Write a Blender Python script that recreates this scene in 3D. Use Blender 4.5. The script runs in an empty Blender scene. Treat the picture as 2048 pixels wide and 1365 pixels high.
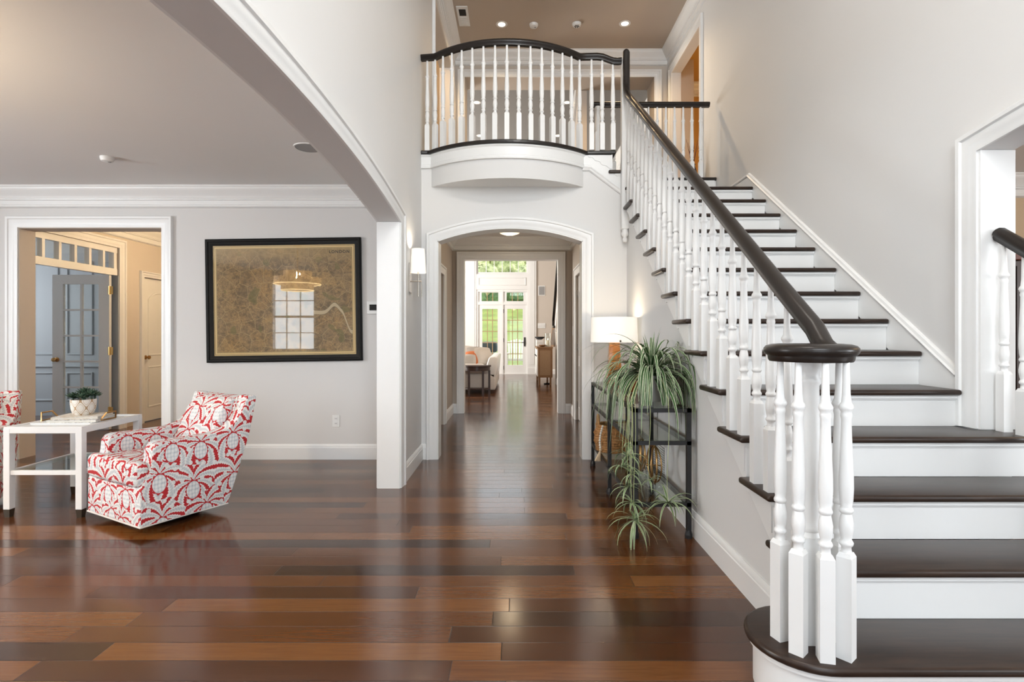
import bpy, bmesh, math, random
from mathutils import Vector, Matrix
S = bpy.context.scene
COL = S.collection
RND = random.Random(11)
PI = math.pi

# ------------------------------------------------------------------ camera
CAMZ = 1.235
cam = bpy.data.objects.new('camera', bpy.data.cameras.new('camera'))
COL.objects.link(cam)
cam.location = (0, 0, CAMZ)
cam.rotation_euler = (PI/2, 0, 0)
cam.data.sensor_width = 36
cam.data.lens = 1079/2048*36
cam.data.shift_x = -7/2048
cam.data.shift_y = -13.5/2048
cam.data.clip_start = 0.02
S.camera = cam

# ------------------------------------------------------------------ look and world
S.view_settings.view_transform = 'Standard'
S.view_settings.look = 'None'
S.view_settings.gamma = 1
S.view_settings.use_curve_mapping = False
S.view_settings.exposure = 0.05
S.cycles.max_bounces = 8
S.cycles.diffuse_bounces = 4
S.cycles.glossy_bounces = 4
S.cycles.transmission_bounces = 6
S.cycles.transparent_max_bounces = 12
S.cycles.sample_clamp_indirect = 4
S.cycles.caustics_reflective = False
S.cycles.caustics_refractive = False
W_ = bpy.data.worlds.new('World')
S.world = W_
W_.use_nodes = True
W_.node_tree.nodes['Background'].inputs[0].default_value = (0.80, 0.90, 1.0, 1)
W_.node_tree.nodes['Background'].inputs[1].default_value = 2.6

def lamp(name, kind, loc, power, color=(1, 1, 1), size=0.1, size_y=None, aim=None, parent=None, spot=None):
    d = bpy.data.lights.new(name, kind)
    d.energy = power
    d.color = color
    if kind == 'AREA':
        d.shape = 'RECTANGLE' if size_y else 'SQUARE'
        d.size = size
        if size_y: d.size_y = size_y
    elif kind == 'SUN':
        d.angle = size
    else:
        d.shadow_soft_size = size
    if kind == 'SPOT':
        d.spot_size = spot or 2.0
        d.spot_blend = 0.6
    o = bpy.data.objects.new(name, d)
    COL.objects.link(o)
    o.location = loc
    if aim is not None:
        o.rotation_euler = Vector(aim).to_track_quat('-Z', 'Z' if abs(aim[2]) < 0.9 else 'Y').to_euler()
    return o

DAY = (0.93, 0.97, 1.0)
WARM = (1.0, 0.70, 0.38)
lamp('sun', 'SUN', (10, 24, 12), 1.6, (1, 0.95, 0.85), 0.02, aim=(-1, 0.02, -0.9))
# daylight through the windows of the front wall, behind the camera; last lamp added
lamp('foyer_window_daylight', 'AREA', (0.69, -1.95, 3.95), 165, DAY, 2.3, 2.3, aim=(0, 1, -0.06))
lamp('front_door_daylight', 'AREA', (0.69, -1.95, 1.25), 22, DAY, 2.4, 1.9, aim=(0, 1, 0))
lamp('living_daylight_lamp', 'AREA', (-5.05, -1.95, 1.65), 40, DAY, 1.1, 1.6, aim=(0, 1, 0))
lamp('living_daylight_lamp', 'AREA', (-2.35, -1.95, 1.65), 40, DAY, 1.1, 1.6, aim=(0, 1, 0))
lamp('living_daylight_lamp', 'AREA', (-6.85, 1.8, 1.55), 190, DAY, 2.4, 1.7, aim=(1, 0, 0))  # unseen side source, added to brighten the living room
# daylight through the windows of the other rooms, plus an added dining lamp
lamp('office_window_daylight', 'AREA', (-8.7, 7.0, 1.7), 70, DAY, 1.6, 1.5, aim=(1, 0, -0.1))
lamp('great_room_window_daylight', 'AREA', (-4.9, 13.0, 2.6), 640, (1, 0.96, 0.9), 4.5, 3.2, aim=(1, 0, 0))
lamp('dining_daylight_lamp', 'AREA', (4.6, -1.95, 1.6), 45, DAY, 1.6, 1.6, aim=(0, 1, 0))
lamp('dining_daylight_lamp', 'AREA', (7.35, -0.1, 1.6), 170, DAY, 2.2, 1.7, aim=(-1, 0, 0))  # added side source, brightens the left foyer wall through the arch

# ------------------------------------------------------------------ materials
class NT:
    def __init__(s, name):
        s.mat = bpy.data.materials.new(name)
        s.mat.use_nodes = True
        s.nt = s.mat.node_tree
        s.b = s.nt.nodes['Principled BSDF']
        s.out = s.nt.nodes['Material Output']
    def node(s, t, **k):
        n = s.nt.nodes.new(t)
        for a, v in k.items(): setattr(n, a, v)
        return n
    def put(s, sock, v):
        if hasattr(v, 'is_linked') or isinstance(v, bpy.types.NodeSocket): s.nt.links.new(v, sock)
        elif isinstance(v, (tuple, list)) and len(v) == 3 and sock.type == 'RGBA': sock.default_value = (*v, 1)
        else: sock.default_value = v
    def math(s, op, a, b=None, c=None):
        n = s.node('ShaderNodeMath', operation=op)
        for i, x in enumerate((a, b, c)):
            if x is not None: s.put(n.inputs[i], x)
        return n.outputs[0]
    def mix(s, f, a, b):
        n = s.node('ShaderNodeMix', data_type='RGBA')
        s.put(n.inputs[0], f); s.put(n.inputs[6], a); s.put(n.inputs[7], b)
        return n.outputs[2]
    def noise(s, vec, scale, detail=2, rough=0.5, dist=0):
        n = s.node('ShaderNodeTexNoise')
        if vec is not None: s.put(n.inputs['Vector'], vec)
        n.inputs['Scale'].default_value = scale
        n.inputs['Detail'].default_value = detail
        n.inputs['Roughness'].default_value = rough
        n.inputs['Distortion'].default_value = dist
        return n.outputs['Fac']
    def vor(s, vec, scale, feature='F1', rnd=1.0, dims='3D'):
        n = s.node('ShaderNodeTexVoronoi', feature=feature, voronoi_dimensions=dims)
        s.put(n.inputs['Vector'], vec)
        n.inputs['Scale'].default_value = scale
        n.inputs['Randomness'].default_value = rnd
        return n
    def coord(s, out='Object'):
        return s.node('ShaderNodeTexCoord').outputs[out]
    def pos(s):
        return s.node('ShaderNodeNewGeometry').outputs['Position']
    def xyz(s, v):
        n = s.node('ShaderNodeSeparateXYZ'); s.put(n.inputs[0], v)
        return n.outputs
    def comb(s, x, y, z=0.0):
        n = s.node('ShaderNodeCombineXYZ')
        s.put(n.inputs[0], x); s.put(n.inputs[1], y); s.put(n.inputs[2], z)
        return n.outputs[0]
    def scale(s, v, k):
        n = s.node('ShaderNodeVectorMath', operation='MULTIPLY')
        s.put(n.inputs[0], v); n.inputs[1].default_value = k
        return n.outputs[0]
    def vsub(s, a, b):
        n = s.node('ShaderNodeVectorMath', operation='SUBTRACT')
        s.put(n.inputs[0], a); s.put(n.inputs[1], b)
        return n.outputs[0]
    def ramp(s, f, stops, interp='LINEAR'):
        n = s.node('ShaderNodeValToRGB')
        s.put(n.inputs[0], f)
        cr = n.color_ramp; cr.interpolation = interp
        while len(cr.elements) < len(stops): cr.elements.new(0.5)
        for e, (p, c) in zip(cr.elements, stops):
            e.position = p; e.color = (*c, 1) if len(c) == 3 else c
        return n.outputs[0]
    def step(s, v, lo, hi):
        n = s.node('ShaderNodeMapRange', interpolation_type='SMOOTHSTEP')
        s.put(n.inputs[0], v); n.inputs[1].default_value = lo; n.inputs[2].default_value = hi
        return n.outputs[0]
    def bump(s, h, strength=0.2, dist=0.01):
        n = s.node('ShaderNodeBump')
        n.inputs['Strength'].default_value = strength; n.inputs['Distance'].default_value = dist
        s.put(n.inputs['Height'], h)
        s.nt.links.new(n.outputs[0], s.b.inputs['Normal'])
    def set(s, **k):
        for a, v in k.items():
            s.put(s.b.inputs[a.replace('_', ' ')], v)
        return s

M = {}
def simple(name, col, rough=0.5, metal=0.0, var=0.06, scale=8.0, bump=0.0, **k):
    n = NT(name)
    f = n.noise(n.coord('Object'), scale, 3)
    lo = tuple(max(0, c*(1-var)) for c in col); hi = tuple(min(1, c*(1+var)) for c in col)
    n.set(Base_Color=n.mix(f, lo, hi), Roughness=rough, Metallic=metal, **k)
    if bump: n.bump(n.noise(n.coord('Object'), scale*20, 2), bump, 0.002)
    M[name] = n.mat
    return n.mat

simple('trim_white', (0.80, 0.80, 0.79), 0.35, var=0.015)
simple('wall_paint', (0.66, 0.645, 0.63), 0.75, var=0.012, scale=2, bump=0.03)
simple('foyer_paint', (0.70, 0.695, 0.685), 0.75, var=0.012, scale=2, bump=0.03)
simple('beige_paint', (0.58, 0.52, 0.46), 0.75, var=0.012, scale=2)
simple('gold_paint', (0.55, 0.33, 0.10), 0.7, var=0.02, scale=2)
simple('tan_paint', (0.56, 0.42, 0.28), 0.7, var=0.02, scale=2)
simple('door_grey', (0.62, 0.64, 0.65), 0.45, var=0.02, scale=2)
simple('office_paint', (0.31, 0.34, 0.37), 0.55, var=0.02, scale=2)
simple('ceiling_paint', (0.76, 0.75, 0.735), 0.85, var=0.01, scale=2)
simple('taupe_ceiling_paint', (0.50, 0.43, 0.36), 0.85, var=0.01, scale=2)
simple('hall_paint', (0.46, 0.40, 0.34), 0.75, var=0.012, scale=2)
simple('great_ceiling_paint', (0.24, 0.235, 0.23), 0.85, var=0.01, scale=2)
simple('dark_rail', (0.016, 0.012, 0.010), 0.34, var=0.3, scale=14, Specular_IOR_Level=0.3, Coat_Weight=0.1, Coat_Roughness=0.15)
simple('black_metal', (0.012, 0.012, 0.013), 0.45, var=0.2)
simple('black_frame', (0.006, 0.006, 0.006), 0.45, var=0.3, scale=20, Specular_IOR_Level=0.15)
simple('brass', (0.72, 0.50, 0.20), 0.28, 1.0)
simple('dark_brass', (0.45, 0.27, 0.11), 0.32, 1.0)
simple('nickel', (0.55, 0.52, 0.48), 0.25, 1.0)
simple('ferrule', (0.09, 0.07, 0.05), 0.35, 0.7)
simple('black_void', (0.01, 0.01, 0.01), 0.8)
simple('grey_grille', (0.30, 0.30, 0.30), 0.7)
simple('white_plastic', (0.78, 0.78, 0.77), 0.45, var=0.02)
simple('white_lacquer', (0.84, 0.84, 0.83), 0.3, var=0.01)
simple('cushion_white', (0.68, 0.64, 0.60), 0.9, var=0.05, scale=30)
simple('cushion_orange', (0.62, 0.20, 0.08), 0.9, var=0.3, scale=40)
simple('cushion_grey', (0.50, 0.48, 0.46), 0.9, var=0.06, scale=30)
simple('espresso', (0.035, 0.016, 0.012), 0.35, var=0.3, scale=12)
simple('cane', (0.27, 0.17, 0.095), 0.6, var=0.25, scale=120)
simple('cabinet_wood', (0.20, 0.10, 0.04), 0.5, var=0.25, scale=18)
simple('mahogany', (0.12, 0.025, 0.012), 0.3, var=0.3, scale=10)
simple('soil', (0.03, 0.02, 0.015), 0.95, var=0.4, scale=60)
simple('succulent', (0.035, 0.075, 0.045), 0.55, var=0.4, scale=40)
simple('trough_wood', (0.36, 0.09, 0.025), 0.45, var=0.3, scale=25)
simple('moss', (0.55, 0.52, 0.42), 0.95, var=0.35, scale=90)
simple('rope', (0.42, 0.21, 0.075), 0.85, var=0.7, scale=70)
simple('bead', (0.80, 0.76, 0.68), 0.5)
simple('tassel', (0.62, 0.48, 0.32), 0.9, var=0.2, scale=80)
simple('pages', (0.74, 0.72, 0.66), 0.8, var=0.08, scale=120)
simple('runner_stem', (0.42, 0.46, 0.22), 0.6)
simple('pot_ceramic', (0.44, 0.43, 0.41), 0.5)
simple('candle_ivory', (0.70, 0.64, 0.52), 0.6)
simple('bark', (0.12, 0.08, 0.05), 0.9, var=0.3, scale=10)
simple('deck', (0.40, 0.37, 0.34), 0.8, var=0.15, scale=5)
simple('chair_cream', (0.78, 0.74, 0.60), 0.7)
simple('grill_black', (0.02, 0.04, 0.045), 0.5)
simple('muntin_tan', (0.42, 0.28, 0.15), 0.5)
simple('portrait', (0.10, 0.07, 0.05), 0.6, var=0.5, scale=8)
simple('swivel', (0.006, 0.006, 0.006), 0.6)

def foliage(name, a, b, scale=6):
    n = NT(name)
    f = n.noise(n.pos(), scale, 5, 0.7)
    n.set(Base_Color=n.ramp(f, [(0.35, a), (0.65, b)]), Roughness=0.8)
    M[name] = n.mat
foliage('lawn', (0.15, 0.19, 0.025), (0.29, 0.33, 0.06), 0.7)
foliage('hedge', (0.03, 0.07, 0.02), (0.11, 0.20, 0.05), 3)
foliage('tree_light', (0.16, 0.20, 0.05), (0.70, 0.70, 0.34), 2.2)
foliage('tree_dark', (0.12, 0.15, 0.04), (0.66, 0.66, 0.34), 2.2)

def emis(name, col, strength, base=(0.8, 0.8, 0.8)):
    n = NT(name)
    n.set(Base_Color=base, Emission_Color=col, Emission_Strength=strength, Roughness=0.6)
    M[name] = n.mat
emis('lens_warm', (1, 0.86, 0.66), 6)
emis('flame_amber', (1, 0.50, 0.13), 2.5)
emis('rim_glow', (1, 0.74, 0.36), 14.0)

def shade_mat(name, col, strength):
    # a lit fabric shade: woven cloth that glows with the bulb inside
    n = NT(name)
    w = n.node('ShaderNodeTexWave'); w.inputs['Scale'].default_value = 60
    n.put(w.inputs['Vector'], n.coord('Object'))
    n.set(Base_Color=n.mix(w.outputs['Fac'], (0.78, 0.75, 0.70), (0.84, 0.81, 0.76)), Roughness=0.9,
          Emission_Color=col, Emission_Strength=strength)
    M[name] = n.mat
shade_mat('lamp_shade', (1, 0.90, 0.74), 0.42)
shade_mat('sconce_shade', (1, 0.92, 0.80), 0.5)

def glass(name, tint=(1, 1, 1), gloss=0.08, alpha=0.92):
    n = NT(name)
    t = n.node('ShaderNodeBsdfTransparent'); t.inputs[0].default_value = (*tint, 1)
    g = n.node('ShaderNodeBsdfGlossy'); g.inputs['Roughness'].default_value = 0.02
    fr = n.node('ShaderNodeFresnel')
    bf = n.node('ShaderNodeNewGeometry').outputs['Backfacing']
    n.put(fr.inputs[0], n.math('ADD', 1.45, n.math('MULTIPLY', bf, 1/1.45-1.45)))
    mx = n.node('ShaderNodeMixShader')
    n.nt.links.new(fr.outputs[0], mx.inputs[0])
    n.nt.links.new(t.outputs[0], mx.inputs[1]); n.nt.links.new(g.outputs[0], mx.inputs[2])
    n.nt.links.new(mx.outputs[0], n.out.inputs[0])
    M[name] = n.mat
glass('pane_glass', (0.97, 0.98, 0.97))
glass('shelf_glass', (0.90, 0.94, 0.90))
glass('acrylic', (0.94, 0.95, 0.94))

def amber():
    n = NT('amber_glass')
    n.set(Base_Color=n.mix(n.noise(n.coord('Object'), 9), (0.38, 0.13, 0.015), (0.48, 0.19, 0.03)), Roughness=0.18,
          Transmission_Weight=0.15, Coat_Weight=0.6)
    M['amber_glass'] = n.mat
amber()

def floor_wood(name, cols, row=0.12, length=1.55, rough=(0.13, 0.21), grain=1.0):
    n = NT(name)
    p = n.xyz(n.pos())
    ry = n.math('DIVIDE', p[1], row)
    ri = n.math('FLOOR', ry)
    wn = n.node('ShaderNodeTexWhiteNoise', noise_dimensions='1D'); n.put(wn.inputs['W'], ri)
    px = n.math('ADD', n.math('DIVIDE', p[0], length), n.math('MULTIPLY', wn.outputs['Value'], 7.31))
    ci = n.math('FLOOR', px)
    w2 = n.node('ShaderNodeTexWhiteNoise', noise_dimensions='2D')
    n.put(w2.inputs['Vector'], n.comb(ri, ci))
    rnd = w2.outputs['Value']
    gv = n.comb(n.math('MULTIPLY', p[0], 1.6), n.math('ADD', n.math('MULTIPLY', p[1], 26.0), n.math('MULTIPLY', rnd, 40.0)), n.math('MULTIPLY', rnd, 9.0))
    g = n.noise(gv, 3.0, 5, 0.6, 0.6)
    f = n.math('ADD', n.math('MULTIPLY', rnd, 0.70), n.math('MULTIPLY', g, 0.42*grain))
    col = n.ramp(f, cols)
    fy = n.math('FRACT', ry); fx = n.math('FRACT', px)
    ey = n.math('MINIMUM', fy, n.math('SUBTRACT', 1.0, fy))
    ex = n.math('MULTIPLY', n.math('MINIMUM', fx, n.math('SUBTRACT', 1.0, fx)), length/row)
    e = n.step(n.math('MINIMUM', ey, ex), 0.004, 0.022)
    dark = n.mix(e, (0.010, 0.006, 0.004), col)
    n.set(Base_Color=dark, IOR=1.68,
          Roughness=n.math('ADD', rough[0], n.math('MULTIPLY', n.noise(n.pos(), 3, 3), rough[1]-rough[0])))
    h = n.math('ADD', n.math('MULTIPLY', g, 0.12), n.math('ADD', e, n.math('MULTIPLY', rnd, 0.25)))
    n.bump(h, 0.14, 0.004)
    M[name] = n.mat
floor_wood('floor_wood', [(0.10, (0.016, 0.007, 0.004)), (0.40, (0.054, 0.017, 0.005)), (0.70, (0.112, 0.038, 0.010)), (1.0, (0.195, 0.076, 0.021))])

def tread_wood():
    n = NT('tread_wood')
    p = n.xyz(n.pos())
    g = n.noise(n.comb(n.math('MULTIPLY', p[0], 1.5), n.math('MULTIPLY', p[1], 14.0), n.math('MULTIPLY', p[2], 14.0)), 3, 5, 0.65, 0.4)
    n.set(Base_Color=n.ramp(g, [(0.3, (0.014, 0.008, 0.006)), (0.7, (0.040, 0.022, 0.014))]), Roughness=0.34, Specular_IOR_Level=0.35, Coat_Weight=0.08, Coat_Roughness=0.25)
    M['tread_wood'] = n.mat
tread_wood()

def floral():
    # red ground printed with pale artichoke heads, each in a fan of serrated fronds
    n = NT('floral_print')
    uv = n.coord('UV')
    wob = n.noise(uv, 14, 2)
    sc = 4.4
    v = n.vor(uv, sc, 'F1', 0.55, '2D')
    p = n.xyz(n.vsub(uv, v.outputs['Position']))
    dx = n.math('MULTIPLY', p[0], sc); dy = n.math('MULTIPLY', p[1], sc)
    # artichoke head: an egg below the cell centre, scaled
    ey = n.math('ADD', dy, 0.16)
    r = n.math('SQRT', n.math('ADD', n.math('POWER', n.math('MULTIPLY', dx, 1.35), 2.0), n.math('POWER', ey, 2.0)))
    head = n.math('LESS_THAN', n.math('ADD', r, n.math('MULTIPLY', wob, 0.05)), 0.275)
    scales = n.vor(n.comb(n.math('MULTIPLY', dx, 1.0), n.math('MULTIPLY', dy, 0.8)), 11, 'F1', 0.25, '2D')
    headc = n.ramp(scales.outputs['Distance'], [(0.10, (0.80, 0.79, 0.77)), (0.50, (0.60, 0.62, 0.64)), (0.72, (0.36, 0.38, 0.41))])
    # fronds: curved rays out of the top of the head
    ty = n.math('SUBTRACT', dy, 0.06)
    ang = n.math('ARCTAN2', dx, ty)
    rr = n.math('SQRT', n.math('ADD', n.math('POWER', dx, 2.0), n.math('POWER', ty, 2.0)))
    bend = n.math('MULTIPLY', n.math('SIGN', dx), n.math('MULTIPLY', rr, -1.1))
    ph = n.math('ADD', n.math('MULTIPLY', n.math('ADD', ang, bend), 10.0), n.math('MULTIPLY', wob, 2.2))
    serr = n.math('MULTIPLY', n.math('SINE', n.math('MULTIPLY', rr, 95.0)), 0.22)
    ray = n.math('ADD', n.math('SINE', ph), serr)
    leaf = n.math('GREATER_THAN', ray, -0.40)
    rib = n.math('GREATER_THAN', ray, 0.78)
    # berries and stray leaves in the gaps
    b = n.vor(uv, 17, 'F1', 0.9, '2D')
    berry = n.math('LESS_THAN', b.outputs['Distance'], 0.24)
    ring = n.math('LESS_THAN', b.outputs['Distance'], 0.19)
    red = n.mix(n.noise(uv, 30, 2), (0.36, 0.012, 0.018), (0.52, 0.022, 0.026))
    white = n.mix(n.noise(uv, 45, 2), (0.70, 0.70, 0.68), (0.82, 0.81, 0.78))
    grey = (0.50, 0.52, 0.54)
    c = n.mix(berry, red, white)
    c = n.mix(n.math('MULTIPLY', ring, 0.3), c, grey)
    c = n.mix(leaf, c, white)
    c = n.mix(n.math('MULTIPLY', n.step(ray, 0.15, 1.1), 0.75), c, grey)
    c = n.mix(n.math('MULTIPLY', rib, 0.35), c, (0.40, 0.42, 0.45))
    halo = n.math('LESS_THAN', n.math('ADD', r, n.math('MULTIPLY', n.math('SINE', n.math('MULTIPLY', n.math('ARCTAN2', dx, ey), 13.0)), 0.022)), 0.298)
    c = n.mix(halo, c, red)
    c = n.mix(head, c, headc)
    n.set(Base_Color=c, Roughness=0.85)
    n.bump(n.noise(uv, 300, 1), 0.15, 0.001)
    M['floral_print'] = n.mat
floral()

def map_print():
    n = NT('antique_map')
    uv = n.coord('UV')
    big = n.noise(uv, 2.2, 4, 0.6, 0.5)
    fine = n.noise(uv, 26, 5, 0.75)
    streets = n.vor(uv, 34, 'DISTANCE_TO_EDGE', 1.0, '2D')
    lanes = n.vor(uv, 95, 'DISTANCE_TO_EDGE', 1.0, '2D')
    roads = n.vor(uv, 9, 'DISTANCE_TO_EDGE', 1.0, '2D')
    base = n.ramp(big, [(0.25, (0.48, 0.25, 0.07)), (0.5, (0.36, 0.22, 0.10)), (0.75, (0.58, 0.33, 0.11))])
    base = n.mix(n.math('MULTIPLY', n.step(n.math('ADD', n.math('MULTIPLY', fine, 0.55), n.math('MULTIPLY', n.noise(uv, 5.5, 5, 0.7), 0.5)), 0.46, 0.62), 0.8), base, (0.13, 0.075, 0.03))
    dens = n.step(n.noise(uv, 4, 2), 0.4, 0.6)
    l1 = n.math('SUBTRACT', 1.0, n.step(streets.outputs['Distance'], 0.02, 0.06))
    l2 = n.math('MULTIPLY', n.math('SUBTRACT', 1.0, n.step(lanes.outputs['Distance'], 0.03, 0.12)), dens)
    l3 = n.math('SUBTRACT', 1.0, n.step(roads.outputs['Distance'], 0.006, 0.02))
    c = n.mix(n.math('MULTIPLY', l1, 0.55), base, (0.10, 0.07, 0.04))
    c = n.mix(n.math('MULTIPLY', l2, 0.55), c, (0.10, 0.08, 0.06))
    c = n.mix(n.math('MULTIPLY', l3, 0.7), c, (0.55, 0.38, 0.18))
    parks = n.math('LESS_THAN', n.noise(uv, 6.5, 1), 0.34)
    c = n.mix(n.math('MULTIPLY', parks, 0.6), c, (0.16, 0.13, 0.035))
    # the river: a light meander across the right half
    x = n.xyz(uv)
    def bump_(cx, w, a):
        return n.math('MULTIPLY', n.math('EXPONENT', n.math('MULTIPLY', n.math('POWER', n.math('DIVIDE', n.math('SUBTRACT', x[0], cx), w), 2.0), -1.0)), a)
    ry = n.math('ADD', 0.375, n.math('ADD', bump_(1.115, 0.062, 0.085), n.math('ADD', n.math('MULTIPLY', n.step(x[0], 1.18, 1.27), -0.16), n.math('MULTIPLY', n.math('SINE', n.math('MULTIPLY', x[0], 9.0)), 0.012))))
    dist = n.math('ABSOLUTE', n.math('SUBTRACT', x[1], ry))
    water = n.math('MULTIPLY', n.math('LESS_THAN', dist, 0.017), n.math('GREATER_THAN', x[0], 0.92))
    bank = n.math('MULTIPLY', n.math('LESS_THAN', dist, 0.021), n.math('GREATER_THAN', x[0], 0.92))
    c = n.mix(n.math('MULTIPLY', bank, 0.7), c, (0.10, 0.07, 0.04))
    c = n.mix(n.math('MULTIPLY', water, 0.9), c, (0.60, 0.45, 0.28))
    c = n.mix(n.math('MULTIPLY', n.step(x[1], 0.80, 0.95), 0.45), c, (0.50, 0.33, 0.15))
    # border: pale margin with two ruled lines
    mx = n.math('MINIMUM', n.math('MINIMUM', x[0], n.math('SUBTRACT', 1.31, x[0])), n.math('MINIMUM', x[1], n.math('SUBTRACT', 1.0, x[1])))
    margin = n.math('LESS_THAN', mx, 0.034)
    c = n.mix(margin, c, n.mix(big, (0.72, 0.46, 0.18), (0.80, 0.60, 0.32)))
    for a in (0.012, 0.030):
        ln = n.math('LESS_THAN', n.math('ABSOLUTE', n.math('SUBTRACT', mx, a)), 0.0016)
        c = n.mix(ln, c, (0.06, 0.04, 0.02))
    n.set(Base_Color=c, Roughness=0.7)
    M['antique_map'] = n.mat
map_print()

def leaf_mat(name, green, pale, lo, hi):
    n = NT(name)
    u = n.xyz(n.coord('UV'))
    d = n.math('ABSOLUTE', n.math('SUBTRACT', u[0], 0.5))
    e = n.step(d, lo, hi)
    g = n.mix(n.noise(n.coord('Object'), 25, 2), green, tuple(c*1.6 for c in green))
    n.set(Base_Color=n.mix(e, g, pale), Roughness=0.45, Subsurface_Weight=0.0)
    M[name] = n.mat
leaf_mat('spider_leaf', (0.032, 0.085, 0.022), (0.62, 0.66, 0.46), 0.29, 0.38)
leaf_mat('plantlet_leaf', (0.085, 0.15, 0.055), (0.48, 0.52, 0.34), 0.24, 0.36)

def pot_lattice():
    n = NT('lattice_pot')
    o = n.xyz(n.coord('UV'))
    a = n.math('MULTIPLY', o[0], 44.0); z = n.math('MULTIPLY', o[1], 60.0)
    s1 = n.math('ABSOLUTE', n.math('ADD', n.math('SINE', a), n.math('COSINE', z)))
    ln = n.math('SUBTRACT', 1.0, n.step(s1, 0.10, 0.30))
    s2 = n.math('SUBTRACT', 1.0, n.step(n.math('ABSOLUTE', n.math('SUBTRACT', s1, 0.9)), 0.06, 0.2))
    c = n.mix(n.math('MAXIMUM', ln, n.math('MULTIPLY', s2, 0.6)), (0.76, 0.73, 0.68), (0.42, 0.28, 0.16))
    n.set(Base_Color=c, Roughness=0.6)
    M['lattice_pot'] = n.mat
pot_lattice()

def marble_cover(name, a, b, scale):
    n = NT(name)
    f = n.noise(n.coord('Object'), scale, 5, 0.7, 1.5)
    n.set(Base_Color=n.ramp(f, [(0.42, a), (0.58, b)]), Roughness=0.5)
    M[name] = n.mat
marble_cover('book_marbled', (0.22, 0.20, 0.18), (0.80, 0.79, 0.77), 22)
marble_cover('book_pale', (0.62, 0.52, 0.38), (0.82, 0.80, 0.77), 16)

# ------------------------------------------------------------------ mesh builder
WORLD = {}
def off(o):
    return WORLD.get(o.name, Vector((0, 0, 0)))

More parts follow.
